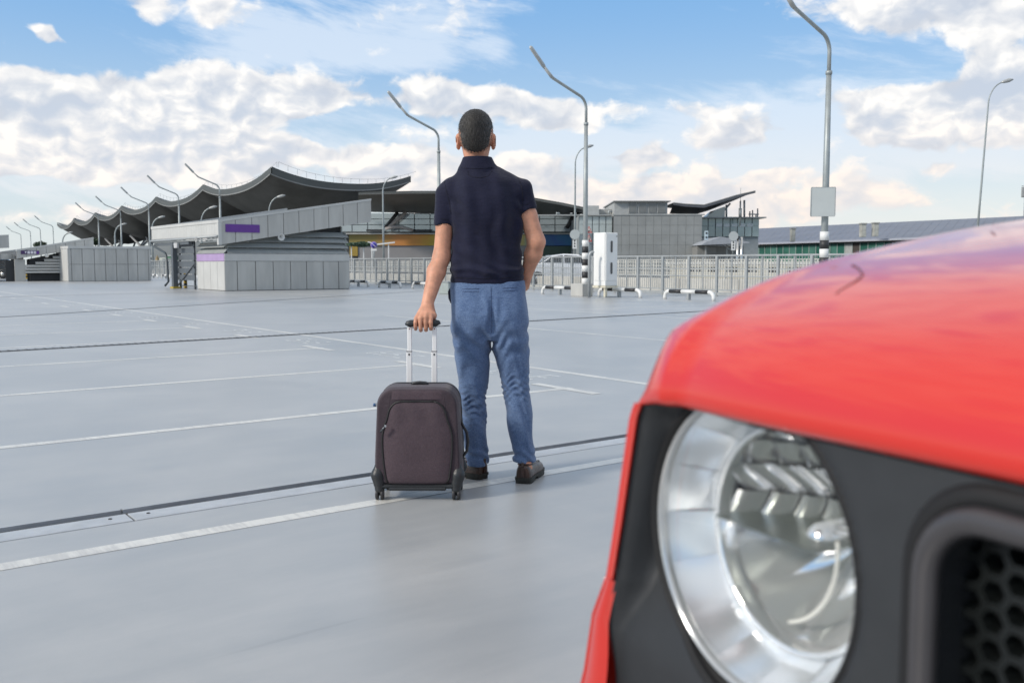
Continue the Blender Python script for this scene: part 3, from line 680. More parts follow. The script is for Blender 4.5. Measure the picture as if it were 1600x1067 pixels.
obj('lock', MB().lathe([(0, -.03), (.014, -.03), (.014, -.01)], 10, 'y', (.45, 0, 1.88)), M_black, cb)
obj('leg', MB().box((.02, .02, 0), (.10, .10, .288), .005), mat('cabinet_cream', (.62, .58, .46), .6), cb)
obj('leg', MB().box((.40, .42, 0), (.48, .50, .288), .005), mat('cabinet_cream', (.62, .58, .46), .6), cb)
obj('floor_plate', MB().box((0, 0, 0), (.5, .55, .02)), M_galv, cb)
pc = thing('conduit', 'bent grey conduit pipe between striped lamp base and white cabinet', 'pipe', (GP(920.5, 465)[0], GP(920.5, 465)[1], 0))
obj('pipe', MB().tube([(0, 0, 0), (0, 0, 1.28), (.03, 0, 1.36), (.09, 0, 1.40), (.13, 0, 1.36)], .045, 10), M_galv, pc)
# small box behind the man's left elbow
p = GP(706, 459); t = thing('junction_box', 'low grey box on the deck behind the man\'s left elbow', 'box', (p[0], p[1], 0), GA)
obj('body', MB().box((-.35, -.3, 0), (.35, .3, .40), .02), mat('box_grey_green', (.33, .37, .36), .6), t); obj('cover', MB().box((-.37, -.32, .402), (.37, .32, .43), .006), M_galv, t)
# ================================================================= FAR CARS
def far_car(px_, Y, label, col_, rz, z0, body='hatch'):
    t = thing('parked_car', label, 'car', (AY(px_, 412, Y)[0], Y, z0), rz)
    prof = [(-2.1, .35), (-2.15, .7), (-2.05, .92), (-1.55, 1.0), (-1.2, 1.05), (-.6, 1.42), (0, 1.50), (.7, 1.47), (1.35, 1.18), (1.6, 1.02), (2.05, .9), (2.15, .6), (2.1, .35)]
    hw = lambda z: .86 if z < .95 else .86 - (z - .95) * .36
    body_p = [p_ for p_ in prof]
    mb = MB(); n = len(prof)
    vs = [(x, -hw(z), z) for x, z in prof] + [(x, hw(z), z) for x, z in prof]
    mb.add(vs, [tuple(range(n)), tuple(range(2*n-1, n-1, -1))] + [(i, i+n, (i+1) % n + n, (i+1) % n) for i in range(n)])
    bd = obj('body', mb, col_, t); bm_ = bd.modifiers.new('b', 'BEVEL'); bm_.width = .05; bm_.segments = 2; bm_.limit_method = 'ANGLE'
    gm = mat('car_window_dark', (.03, .035, .04), .1, 0, .02, 1)
    for sg in (-1, 1):
        for poly in ([(-1.08, 1.08), (-.58, 1.37), (-.1, 1.43), (-.1, 1.08)], [(-.03, 1.08), (-.03, 1.43), (.6, 1.40), (1.15, 1.15), (1.15, 1.08)]):
            q = [(x, sg*(hw(z)+.012), z) for x, z in poly]; obj('side_window', MB().add(q, [tuple(range(len(q)))]), gm, t)
        for x in (-1.35, 1.3):
            wl_ = obj('wheel', MB().lathe([(.1, 0), (.2, -.02), (.31, 0), (.33, .03), (.33, .18), (.3, .2)], 18, 'y', (x, sg*.88 - (.0 if sg < 0 else .2), .33)), M_black, t)
            obj('hub', MB().lathe([(0, -.01), (.19, .0), (.19, .21), (0, .22)], 12, 'y', (x, sg*.88 - (.0 if sg < 0 else .2), .33)), M_chr, wl_)
    for nm, p_, q_ in (('windscreen', (-1.24, 1.06), (-.64, 1.41)), ('rear_window', (.75, 1.46), (1.33, 1.21))):
        v_ = [(p_[0]+(-.02 if nm == 'windscreen' else .02), -.72, p_[1]+.02), (p_[0]+(-.02 if nm == 'windscreen' else .02), .72, p_[1]+.02), (q_[0]+(-.02 if nm == 'windscreen' else .02), .62, q_[1]+.02), (q_[0]+(-.02 if nm == 'windscreen' else .02), -.62, q_[1]+.02)]
        obj(nm, MB().add(v_, [(0, 1, 2, 3)]), gm, t)
    return t
far_car(878, 46, 'white hatchback parked beyond the railing right of the man', mat('white_car_paint', (.74, .75, .76), .2, coat=.5), R(8), .02)
far_car(-18, 66, 'dark car under the low canopy at the left edge', mat('dark_car_paint', (.02, .02, .025), .25, coat=.5), R(4), 0)
# ================================================================= TERMINAL WITH WAVE ROOF
M_under = mat('roof_membrane_dark', (.105, .105, .10), .42, 0, .22, .22, .1, 1.5)
M_fas = mat('roof_fascia', (.085, .09, .085), .5, 0, .06, .5)
M_lip = mat('fascia_lip', (.24, .24, .23), .5, 0, .06, .5)
c0_ = AY(425, 261, 144); c6_ = AY(90, 347, 334); c6_[2] = c0_[2]
stp = (c6_ - c0_) / 6
tip = AY(642, 284.5, 159.0); UD = tip - c0_; UD[2] = 0
term = thing('terminal_canopy', 'big dark wave roof of the terminal with a row of pointed scallops', 'canopy', (c0_[0], c0_[1], 0))
ZE, ZC, ZP = 12.9, 7.2, c0_[2] - .95
def canopy_z(a, b):
    u_, v_ = 2*a - 1, 2*b - 1; rho = max(abs(u_), abs(v_), 1e-6); t_ = min(abs(u_), abs(v_)) / rho
    he = ZE + (ZP - ZE) * t_**2.3
    return ZC + (he - ZC) * rho**1.55
for k in range(6):
    o_ = stp * k; o_[2] = 0; w_ = stp.copy(); w_[2] = 0
    def f(a, b, o_=o_, w_=w_):
        p = o_ + w_ * a + UD * b; return (p[0], p[1], canopy_z(a, b))
    obj('membrane', MB().grid(f, 28, 28), M_under, term)
    def f2(a, b, o_=o_, w_=w_):
        p = o_ + w_ * a - np.array([.6, .8, 0]) * .2; return (p[0], p[1], canopy_z(a, 0) + 1.02 * b - .05)
    obj('fascia', MB().grid(f2, 28, 1), M_fas, term)
    def f3(a, b, o_=o_, w_=w_):
        p = o_ + w_ * a - np.array([.6, .8, 0]) * .32; return (p[0], p[1], canopy_z(a, 0) - .16 + .18*b)
    obj('fascia_lip', MB().grid(f3, 28, 1), M_lip, term)
    # tree column under the module centre
    cpt = o_ + w_ * .5 + UD * .5
    cm = MB()
    for sx, sy in ((-1, 0), (1, 0), (0, 1), (0, -1), (.6, .6)):
        cm.tube([(cpt[0], cpt[1], 1.5), (cpt[0] + sx*7, cpt[1] + sy*7, 9.0)], .32, 6)
    obj('branch_column', cm, mat('column_grey', (.42, .42, .42), .5), term)
def fe(a, b):
    p = UD * a; return (p[0], p[1], canopy_z(0, a) + 1.05 * b - .05)
obj('fascia', MB().grid(fe, 28, 1), M_fas, term)
def fl(a, b):
    p = UD * a - np.array([.3, .3, 0]); return (p[0], p[1], canopy_z(0, a) - .16 + .18 * b)
obj('fascia_lip', MB().grid(fl, 28, 1), M_lip, term)
rt = MB()
for k in range(6):
    o_ = stp * k; w_ = stp
    rt.grid(lambda a, b: ((o_ + w_*a + UD*b)[0], (o_ + w_*a + UD*b)[1], canopy_z(a, b) + .95), 16, 16)
obj('roof_skin', rt, M_fas, term)
gr = MB()
for k in range(6):
    o_ = stp * k
    for i in range(13):
        a = i / 13; p = o_ + stp * a; z = canopy_z(a, 0) + .95; gr.tube([(p[0]+.6, p[1]+.6, z), (p[0]+.6, p[1]+.6, z + .8)], .025, 4, smooth=False)
    gr.tube([tuple((o_ + stp*(i/26))[:2] + .6) + (canopy_z(i/26, 0) + 1.75,) for i in range(27)], .02, 4, smooth=False)
for i in range(16):
    a = i/16; p = UD*a; gr.tube([(p[0]+.8, p[1]+.8, canopy_z(0, a) + .95), (p[0]+.8, p[1]+.8, canopy_z(0, a) + 1.8)], .025, 4, smooth=False)
gr.tube([tuple((UD*(i/30))[:2] + .8) + (canopy_z(0, i/30) + 1.8,) for i in range(31)], .02, 4, smooth=False)
obj('guard_wires', gr, M_galv, term, kind='stuff')
# hall right of the canopy
M_gl = mat('terminal_glass', (.44, .49, .51), .08, .35, .10, .25)
M_gl2 = mat('terminal_glass_pale', (.42, .47, .47), .15, .2, .08, .3)
M_mul = mat('mullion_grey', (.36, .37, .36), .5)
hall = thing('terminal_hall', 'terminal hall with glass storey and orange and blue printed band below', 'building', (AY(545, 412, 130)[0], 130, -.25))
X0 = hall.location.x
def HX(x, Y=130): return AY(x, 412, Y)[0] - X0
def HZ(y, Y=130): return z_at(y, Y) + .25
obj('core', MB().box((HX(500), 1.2, 0), (HX(905), 30, HZ(334))), mat('hall_core', (.16, .17, .18), .7), hall)
cols = [500 + 24.5*i for i in range(17)]
for i in range(16):
    for a, b in ((362, 352), (351, 343), (342, 333.5)):
        obj('glass_pane', MB().box((HX(cols[i]) + .06, 1.0, HZ(a)), (HX(cols[i+1]) - .06, 1.1, HZ(b))), M_gl, hall)
obj('ledge', MB().box((HX(500), -.6, HZ(366)), (HX(905), 1.15, HZ(363))), M_fas, hall)
obj('ledge_edge', MB().box((HX(500), -.9, HZ(366.8)), (HX(905), -.62, HZ(365.2))), mat('ledge_pale', (.5, .5, .47), .6), hall)
def band_material():
    m = bpy.data.materials.new('printed_band'); m.use_nodes = True; t = m.node_tree; b = t.nodes['Principled BSDF']
    co = t.nodes.new('ShaderNodeTexCoord'); P = V(t, co.outputs['Object']); sx, sy, sz = sep(t, P)
    f = (sx + noise(t, P, .12, 4, .6) * 8 - 4 - HX(545)) / (HX(900) - HX(545))
    r = t.nodes.new('ShaderNodeValToRGB'); t.links.new(f.s, r.inputs[0]); e = r.color_ramp.elements
    stops = [(0, (.26, .21, .06)), (.13, (.33, .24, .07)), (.21, (.60, .25, .07)), (.30, (.58, .26, .05)), (.37, (.52, .36, .04)), (.5, (.52, .40, .08)), (.78, (.50, .42, .15)), (.83, (.22, .34, .33)), (.88, (.05, .17, .30)), (.94, (.04, .12, .34)), (1, (.04, .22, .36))]
    e[0].position = stops[0][0]; e[0].color = (*stops[0][1], 1); e[1].position = 1; e[1].color = (*stops[-1][1], 1)
    for p_, c_ in stops[1:-1]: q = e.new(p_); q.color = (*c_, 1)
    t.links.new(r.outputs[0], b.inputs['Base Color']); b.inputs['Roughness'].default_value = .5
    return m
obj('printed_band', MB().box((HX(546.5), -.3, HZ(384)), (HX(905), 1.1, HZ(367))), band_material(), hall)
obj('lower_wall', MB().box((HX(560), -.1, 0), (HX(834), 1.1, HZ(384.2))), mat('hall_wall_grey', (.30, .29, .29), .7, 0, .06, .3), hall)
obj('orange_post', MB().box((HX(547), -.25, HZ(400)), (HX(559.5), 1.1, HZ(384.2))), mat('orange_post', (.38, .26, .05), .6), hall)
obj('green_wall', MB().box((HX(834.2), -.3, 0), (HX(905), 1.1, HZ(385))), mat('dark_green_wall', (.035, .075, .05), .4), hall)
stm = mat('strut_dark', (.03, .03, .032), .5)
for x0, x1, mm in ((603, 623, stm), (607, 636, mat('strut_pale', (.42, .38, .36), .5)), (886, 897, stm), (884, 905, stm)):
    obj('strut', MB().tube([(HX(x0), -.5, HZ(357)), (HX(x1), -.5, HZ(333))], .26, 6), mm, hall)
obj('entrance_roof', MB().tube([(HX(606), -2, HZ(359)), (HX(618), -2, HZ(356)), (HX(630), -2, HZ(356)), (HX(648), -2, HZ(361))], .22, 6), mat('strut_pale', (.42, .38, .36), .5), hall)
obj('vent_louvre', MB().box((HX(575), -1.2, HZ(362)), (HX(600), -.7, HZ(359.5))), M_black, hall); obj('vent_louvre', MB().box((HX(648), -1.2, HZ(362)), (HX(677), -.7, HZ(359.5))), M_black, hall)
# second roof wing
rw = thing('roof_wing', 'long low dark roof wing stretching behind the man', 'canopy', (X0, 118, 0))
topc = [(560, 300.5), (640, 298.5), (700, 298.5), (770, 301), (835, 309), (880, 317), (923, 326)]
botc = [(560, 331), (640, 333), (700, 334), (770, 335.5), (835, 336), (870, 335), (905, 332)]
def RW(x, y, Y): p = AY(x, y, Y); return (p[0] - X0, p[1] - 118, p[2])
def interp(c, a):
    s = a * (len(c) - 1); i = min(int(s), len(c) - 2); f_ = s - i
    return (c[i][0]*(1-f_) + c[i+1][0]*f_, c[i][1]*(1-f_) + c[i+1][1]*f_)
def f(a, b):
    p, q = interp(topc, a), interp(botc, a); bb = b**.8
    return RW(p[0]*(1-bb) + q[0]*bb, (p[1]+3.2)*(1-bb) + q[1]*bb, 118 + 12*b)
obj('underside', MB().grid(f, 40, 10), M_under, rw)
obj('fascia', MB().grid(lambda a, b: RW(interp(topc, a)[0], interp(topc, a)[1] + 3.3*b, 117.8), 40, 1), M_fas, rw)
obj('fascia_lip', MB().grid(lambda a, b: RW(interp(topc, a)[0], interp(topc, a)[1] + 3.3 + .5*b, 117.6), 40, 1), M_lip, rw)
obj('roof_skin', MB().grid(lambda a, b: tuple(np.array(RW(*interp(topc, a), 118)) + np.array([0, 14*b, 1.0*math.sin(b*3.14)*0])), 40, 1), M_fas, rw)
# grey block and its annexes
blk = thing('terminal_block', 'plain grey panelled block of the terminal right of the man, rooftop room above', 'building', (AY(958, 412, 112)[0], 112, -.25))
BX0 = blk.location.x
def BX(x, Y=112): return AY(x, 412, Y)[0] - BX0
def BZ(y, Y=112): return z_at(y, Y) + .25
M_blk = mat('block_concrete', (.27, .28, .275), .7, 0, .10, .5, .1, 3)
obj('core', MB().box((.1, .1, 0), (BX(1096) - .1, 24, BZ(337.5))), mat('joint_shadow_block', (.15, .155, .155), .8), blk)
nx_, nz_ = 11, 6
for i in range(nx_):
    for j_ in range(nz_):
        xa, xb = BX(958) + (BX(1096)-BX(958))*i/nx_, BX(958) + (BX(1096)-BX(958))*(i+1)/nx_; zt = BZ(337.2)
        obj('wall_panel', MB().box((xa + .012, 0, zt*j_/nz_ + .01), (xb - .012, .08, zt*(j_+1)/nz_ - .01)), M_blk, blk)
obj('parapet', MB().box((-.1, -.08, BZ(337.1)), (BX(1100), .3, BZ(335.2))), M_mul, blk)
obj('rooftop_room', MB().box((BX(962), 2, BZ(337)), (BX(1046), 14, BZ(315))), mat('room_pale', (.40, .41, .40), .6), blk)
obj('room_roof', MB().box((BX(960), 1.4, BZ(315)), (BX(1050), 14.5, BZ(313.6))), M_blk, blk)
for x in (985, 1000.5, 1016, 1030.5):
    w_ = obj('window', MB().box((BX(x-.8), 1.9, BZ(333)), (BX(x + 12.8), 1.99, BZ(316.6))), mat('window_frame', (.45, .46, .45), .5), blk)
    obj('pane', MB().box((BX(x), 1.84, BZ(332)), (BX(x + 12), 1.89, BZ(317.6))), mat('pane_grey', (.17, .18, .18), .15), w_)
for x0, x1, y0, d_ in ((917, 939, 320, 3), (939, 961, 324, 5)): obj('plant_room', MB().box((BX(x0), d_, BZ(337)), (BX(x1), d_+4, BZ(y0))), mat('room_pale', (.40, .41, .40), .6), blk)
for x, y in ((952, 330), (870, 333)): obj('roof_pipe', MB().tube([(BX(x), 1, BZ(337)), (BX(x), 1, BZ(y)), (BX(x)+.4, 1, BZ(y)-.1)], .12, 6), M_pole, blk)
gf = thing('glass_wing', 'pale glass facade between the slim lamp and the grey block', 'building', (BX0, 113, -.25))
obj('core', MB().box((BX(905), .2, 0), (-.15, 14, BZ(337))), mat('wing_core', (.30, .33, .34), .7), gf)
for i in range(5):
    for a, b in ((399, 382), (381, 366), (365.4, 351), (350.4, 338.5)):
        obj('glass_pane', MB().box((BX(905 + 10.6*i) + .05, 0, BZ(a)), (BX(915.6 + 10.6*i) - .05, .1, BZ(b))), M_gl2 if b < 366 else mat('lower_glass', (.20, .24, .26), .2), gf)
obj('cornice', MB().box((BX(838), -.4, BZ(337.5)), (-.15, .15, BZ(335.8))), M_mul, gf)
# right roof tip
rtp = thing('roof_tip', 'dark upswept roof tip above the grey block', 'canopy', (BX(1050) + BX0, 116, 0)); TX = rtp.location.x
topc2 = [(1052, 317.5), (1070, 319.5), (1100, 321), (1125, 313.5), (1150, 306), (1180.5, 299)]
botc2 = [(1046, 334), (1065, 334.5), (1088, 335), (1108, 329), (1140, 316.5), (1180, 299.5)]
def RT(x, y, Y): p = AY(x, y, Y); return (p[0] - TX, p[1] - 116, p[2])
obj('underside', MB().grid(lambda a, b: RT(interp(topc2, a)[0]*(1-b) + interp(botc2, a)[0]*b, (interp(topc2, a)[1]+2)*(1-b) + interp(botc2, a)[1]*b, 116 + 8*b), 30, 8), mat('tip_underside', (.085, .085, .095), .6), rtp)
obj('fascia', MB().grid(lambda a, b: RT(interp(topc2, a)[0], interp(topc2, a)[1] + b*(2.6 + 4*a*(1-a)), 115.8), 30, 1), mat('tip_fascia', (.12, .125, .14), .6), rtp)
obj('roof_edge', MB().grid(lambda a, b: RT(interp(topc2, a)[0], interp(topc2, a)[1] - 1.3 + 1.3*b, 115.7), 30, 1), M_lip, rtp)
obj('roof_skin', MB().grid(lambda a, b: tuple(np.array(RT(interp(topc2, a)[0], interp(topc2, a)[1] - .6, 116)) + np.array([0, 9*b, 0])), 30, 1), M_fas, rtp)
for x0, y0, x1, y1 in ((1122, 340, 1141, 318), (1135, 340, 1135, 320), (1163, 340, 1163, 313)): obj('prop', MB().tube([RT(x0, y0, 121), RT(x1, y1, 121)], .13, 6), M_pole, rtp)
gb = thing('glass_annex', 'small glass-walled annex under the upswept roof tip', 'building', (TX, 119, -.25))
def GX(x, Y=119): return AY(x, 412, Y)[0] - TX
def GZ(y, Y=119): return z_at(y, Y) + .25
obj('core', MB().box((GX(1093), .3, 0), (GX(1185), 10, GZ(342))), mat('wing_core', (.30, .33, .34), .7), gb)
for i in range(8):
    for a, b in ((370, 354), (353.5, 342.4)):
        obj('glass_pane', MB().box((GX(1094 + 11.4*i) + .05, 0, GZ(a)), (GX(1105.4 + 11.4*i) - .05, .2, GZ(b))), mat('annex_glass', (.30, .38, .39), .12, .2, .15, .3), gb)
for i in range(5): obj('white_pane', MB().box((GX(1118 + 12*i), -.06, GZ(355)), (GX(1127 + 12*i), -.01, GZ(350))), mat('pane_white', (.6, .63, .63), .4), gb)
obj('roof_slab', MB().box((GX(1090), -1, GZ(342)), (GX(1193), 10.5, GZ(340.3))), M_mul, gb)
obj('glazed_upper', MB().prism([(GX(1104), 1, GZ(340)), (GX(1134), 1, GZ(340)), (GX(1134), 1, GZ(323)), (GX(1118), 1, GZ(329))], (0, 3, 0)), M_gl2, gb)
obj('lower_wall', MB().box((GX(1093), -.2, 0), (GX(1140), .25, GZ(372))), mat('room_pale', (.40, .41, .40), .6), gb)
ms = thing('roof_mast', 'thin mast on the roof of the glass annex', 'mast', (AY(1155, 412, 117)[0], 117, 5.8)); obj('pole', MB().tube([(0, 0, 0), (0, 0, 3.0)], .10, 6), M_pole, ms); obj('antenna', MB().tube([(0, 0, 1.0), (0, 0, 2.1)], .2, 6), M_pole, ms); obj('tip', MB().tube([(0, 0, 3), (0, 0, 4.6)], .03, 4), M_pole, ms)
ms = thing('antenna_cluster', 'small cluster of antennas at the right end of the annex roof', 'antenna', (AY(1173, 412, 121)[0], 121, 6.4))
for dx_, h_ in ((-.25, 1.35), (.1, 1.5), (.55, 1.0), (.75, 1.7)): obj('antenna', MB().tube([(dx_, 0, 0), (dx_, 0, h_)], .09, 6), mat('antenna_grey', (.25, .25, .25), .5), ms)
obj('crossbar', MB().box((-.4, -.05, .9), (.9, .05, 1.05)), M_mul, ms)
lw = thing('low_annex', 'low grey annex with overhanging flat roof right of the block', 'building', (AY(1096, 412, 108)[0], 108, -.25)); LX = lw.location.x
def LWX(x, Y=108): return AY(x, 412, Y)[0] - LX
def LZ(y, Y=108): return z_at(y, Y) + .25
obj('wall', MB().box((LWX(1092), 1, 0), (LWX(1165), 8, LZ(384))), mat('annex_wall', (.24, .24, .23), .7), lw)
obj('roof', MB().prism([(LWX(1090), -2, LZ(383.6)), (LWX(1162), -2, LZ(381)), (LWX(1165), -2, LZ(379.5)), (LWX(1120), -2, LZ(371)), (LWX(1097), -2, LZ(379))], (0, 8, 0)), mat('annex_roof', (.32, .34, .37), .6), lw)
obj('window', MB().box((LWX(1104), .9, LZ(397)), (LWX(1122), .98, LZ(386))), mat('pane_grey', (.17, .18, .18), .15), lw)
for x in (1100, 1133): obj('post', MB().box((LWX(x), -.5, 0), (LWX(x+2), -.3, LZ(384))), M_mul, lw)
obj('curved_brace', MB().tube([(LWX(1132), -.6, LZ(384)), (LWX(1136), -.6, LZ(389)), (LWX(1144), -.6, LZ(392))], .1, 6), M_mul, lw)
ws = obj('wall_sign', MB().box((LWX(1102), .6, LZ(375)), (LWX(1107.5), .8, LZ(361))), mat('sign_pale_blue', (.45, .55, .6), .5), lw)
for y in (364.5, 371): obj('mark', MB().box((LWX(1103.6), .55, LZ(y+1.3)), (LWX(1106), .59, LZ(y-1.3))), M_black, ws)
# green glazed hall
gh = thing('green_hall', 'long low hall with green glazing and a blue-grey metal roof', 'building', (0, 0, -.25))
eave = [(1158, 381.2), (1440, 371.8), (1720, 362.5)]; ez = 4.2; rz_ = 7.4
def eaveP(x):
    y = 381.2 + (x - 1158) * (371.8 - 381.2) / 282; Y = (ez - EYE) * FPX / (412.4 - y); p = AY(x, 412, Y); return np.array([p[0], p[1], ez + .25])
def ridgeP(x):
    y = 357.5 + (x - 1185) * (338.3 - 357.5) / 415; Y = (rz_ - EYE) * FPX / (412.4 - y); p = AY(x, 412, Y); return np.array([p[0], p[1], rz_ + .25])
E0, E1 = eaveP(1158), eaveP(1700); R0, R1 = ridgeP(1183), ridgeP(1700)
M_roofb = mat('metal_roof_blue_grey', (.165, .170, .200), .45, .2, .10, .3)
ns = 42
for i in range(ns):
    a, b = i/ns, (i+1)/ns
    e0, e1 = E0*(1-a)+E1*a, E0*(1-b)+E1*b; r0, r1 = R0*(1-a)+R1*a, R0*(1-b)+R1*b; gp = (e1-e0)*.012; h_ = np.array([0, 0, .06])
    obj('roof_sheet', MB().add([e0+gp, e1-gp, r1-gp, r0+gp, e0+gp-h_, e1-gp-h_, r1-gp-h_, r0+gp-h_], [(0,1,2,3), (7,6,5,4), (0,4,5,1), (1,5,6,2), (2,6,7,3), (3,7,4,0)]), M_roofb, gh)
inn = (R0 - E0); inn[2] = 0; inn = inn/np.linalg.norm(inn); D3 = np.array([0, 0, 1.0])
obj('roof_deck', MB().add([E0-.12*D3, E1-.12*D3, R1-.12*D3, R0-.12*D3], [(0, 1, 2, 3)]), M_in, gh)
def strip(off, z0, z1, name, m, th=.3):
    a, b = E0 + inn*off, E1 + inn*off; mb = MB(); v = []
    for o_ in (0, th):
        for p in (a, b):
            for z in (z0, z1): q = p + inn*o_; v.append((q[0], q[1], z))
    obj(name, mb.add(v, [(0, 2, 3, 1), (4, 5, 7, 6), (0, 1, 5, 4), (2, 6, 7, 3), (1, 3, 7, 5), (0, 4, 6, 2)]), m, gh)
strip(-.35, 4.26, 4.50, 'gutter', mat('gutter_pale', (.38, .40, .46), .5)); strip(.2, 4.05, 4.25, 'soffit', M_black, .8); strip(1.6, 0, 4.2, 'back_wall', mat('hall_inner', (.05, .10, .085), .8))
npn = 40
for i in range(npn):
    a, b = i/npn, (i+1)/npn; p0_, p1_ = E0*(1-a)+E1*a + inn*1.0, E0*(1-b)+E1*b + inn*1.0; dd = (p1_-p0_)*.03; th_ = inn*.06
    m_ = mat('green_glass_%s' % ('dark', 'mid', 'light')[(i*7) % 3], [(.035, .13, .10), (.055, .17, .13), (.085, .21, .17)][(i*7) % 3], .12, 0, .2, .4)
    if i in (16,): m_ = mat('room_pale', (.40, .41, .40), .6)
    if i == 17: m_ = mat('dark_opening', (.06, .05, .045), .7)
    v = []
    for q in (p0_+dd, p1_-dd, p1_-dd+th_, p0_+dd+th_):
        for z in (1.2, 4.04): v.append((q[0], q[1], z))
    obj('glass_pane', MB().add(v, [(0, 2, 3, 1), (2, 4, 5, 3), (4, 6, 7, 5), (6, 0, 1, 7), (1, 3, 5, 7), (0, 6, 4, 2)]), m_, gh)
    if i: obj('mullion', MB().tube([(p0_[0]-inn[0]*.05, p0_[1]-inn[1]*.05, .3), (p0_[0]-inn[0]*.05, p0_[1]-inn[1]*.05, 4.1)], .06, 4, smooth=False), mat('mullion_green', (.34, .40, .38), .5), gh)
strip(.9, 0, 1.15, 'plinth', M_beige)
for x, y0, y1, w_, dY in ((1240, 371, 356, 6.5, 0), (1350, 363, 348.5, 8, 0), (1369.5, 362, 347.5, 8, 0)):
    # find the roof point below the column
    a = (x - 1172) / (1700 - 1172); Yc = 128 if x < 1300 else 118
    p, q = AY(x - w_/2, y0, Yc), AY(x + w_/2, y1, Yc)
    ch = thing('chimney', {1240: 'single pale chimney at the left of the blue-grey roof', 1350: 'left one of the two pale chimneys side by side on the blue-grey roof', 1369.5: 'right one of the two pale chimneys side by side on the blue-grey roof'}[x], 'chimney', (p[0], Yc, p[2]-.6))
    obj('stack', MB().box((0, 0, 0), (q[0]-p[0], .8, q[2]-p[2]+.4), .03), mat('chimney_render', (.42, .42, .38), .8, 0, .2, 2), ch)
    obj('cap', MB().box((-.08, -.08, q[2]-p[2]+.42), (q[0]-p[0]+.08, .88, q[2]-p[2]+.6), .02), mat('chimney_cap', (.34, .34, .32), .8), ch)
ms = thing('radio_mast', 'grey radio mast with box antennas at the right edge', 'mast', (AY(1599, 412, 130)[0], 130, 0))
obj('pole', MB().tube([(0, 0, 0), (0, 0, z_at(291, 130))], .28, 8), M_pole, ms)
obj('antenna_box', MB().box((-.7, -.1, z_at(309, 130)), (-.3, .1, z_at(294, 130)), .03), M_mul, ms); obj('bracket', MB().box((-.7, -.05, z_at(293, 130)), (.1, .05, z_at(292, 130))), M_mul, ms); obj('bracket', MB().box((-.7, -.05, z_at(310, 130)), (.1, .05, z_at(309, 130))), M_mul, ms)
# ================================================================= SMALL THINGS BEHIND
def leafy(root, c, rx, ry, rz, n, s, m):
    v = []; F = []
    for i in range(n):
        a = rng.normal(size=3); a /= np.linalg.norm(a); r_ = rng.uniform(.45, 1.0)
        lump = 1 + .25*math.sin(a[0]*5+1)*math.cos(a[2]*6)
        p = np.array(c) + a * r_ * lump * np.array([rx, ry, rz]); e1 = rng.normal(size=3); e1 /= np.linalg.norm(e1); e2 = np.cross(e1, rng.normal(size=3)); e2 /= np.linalg.norm(e2); k = s*rng.uniform(.6, 1.3)
        o = len(v); v += [tuple(p-e1*k), tuple(p+e2*k*.6), tuple(p+e1*k), tuple(p-e2*k*.6)]; F.append((o, o+1, o+2, o+3))
    return obj('crown', MB().add(v, F), m, root)
M_leaf = mat('leaf_dark', (.035, .06, .03), .6, 0, .4, .8)
for x, Y, hpx, wpx, lab in ((64, 170, 37, 9, 'small dark tree behind the far shed roof'), (150, 190, 42, 6, 'dark treetop peeking up beside the wave roof columns')):
    p = AY(x, 412, Y); s_ = Y/FPX; t = thing('tree', lab, 'tree', (p[0], Y, -.25))
    zc = z_at(412-hpx+6, Y); obj('trunk', MB().tube([(0, 0, 0), (.1, 0, zc*.6), (0, 0, zc)], [.18, .12, .06], 7), mat('bark', (.08, .06, .045), .9), t)
    leafy(t, (0, 0, zc), wpx*s_, wpx*s_, 5*s_, 700, .22, M_leaf)
t = thing('hedge', 'strip of green creeper on a beam in front of the orange band', 'hedge', (AY(545, 412, 66)[0], 66, 0)); s_ = 66/FPX
leafy(t, (20*s_, 0, z_at(382, 66)), 24*s_, .3, 3.6*s_, 1500, .07, mat('creeper_green', (.07, .12, .075), .6, 0, .4, 2)); obj('beam', MB().box((-4*s_, .1, z_at(384, 66)), (46*s_, .2, z_at(383, 66))), M_mul, t)
for x in (3, 22): obj('post', MB().box((x*s_, .1, -.2), ((x+1.5)*s_, .2, z_at(384, 66))), M_white, t)
t = thing('barrier_arm', 'white barrier arm with posts beside the no-parking sign', 'barrier', (AY(570, 412, 64)[0], 64, -.2)); s_ = 64/FPX
obj('arm', MB().prism([(5*s_, 0, z_at(377.5, 64)+.2), (20*s_, 0, z_at(381, 64)+.2), (47*s_, 0, z_at(378, 64)+.2), (47*s_, 0, z_at(380, 64)+.2), (20*s_, 0, z_at(383, 64)+.2), (5*s_, 0, z_at(379, 64)+.2)], (0, .1, 0)), M_white, t)
for x in (10, 36): obj('post', MB().box((x*s_, .1, 0), ((x+1.6)*s_, .2, z_at(382, 64)+.2)), M_white, t)
t = thing('green_container', 'green container behind the railing left of the louvred shed', 'container', (AY(265, 412, 120)[0], 120, -.25)); s_ = 120/FPX
obj('body', MB().box((-3*s_, 0, 0), (4*s_, 3, z_at(398, 120)), .05), mat('container_green', (.02, .22, .08), .5), t); obj('lid', MB().box((-3.2*s_, -.1, z_at(398, 120)+.01), (4.2*s_, 3.1, z_at(397, 120)+.15)), M_louv, t)
t = thing('white_container', 'pale container left of the green container', 'container', (AY(256, 412, 118)[0], 118, -.25)); s_ = 118/FPX
obj('body', MB().box((-7*s_, 0, 0), (5*s_, 3, z_at(400, 118)), .05), mat('container_white', (.62, .64, .56), .6), t); obj('door', MB().box((-2*s_, -.08, .3), (1*s_, -.01, z_at(401, 118))), M_louv, t)
t = thing('dirt_heap', 'small brown heap beside the pale container', 'heap', (AY(246, 412, 116)[0], 116, -.25)); s_ = 116/FPX
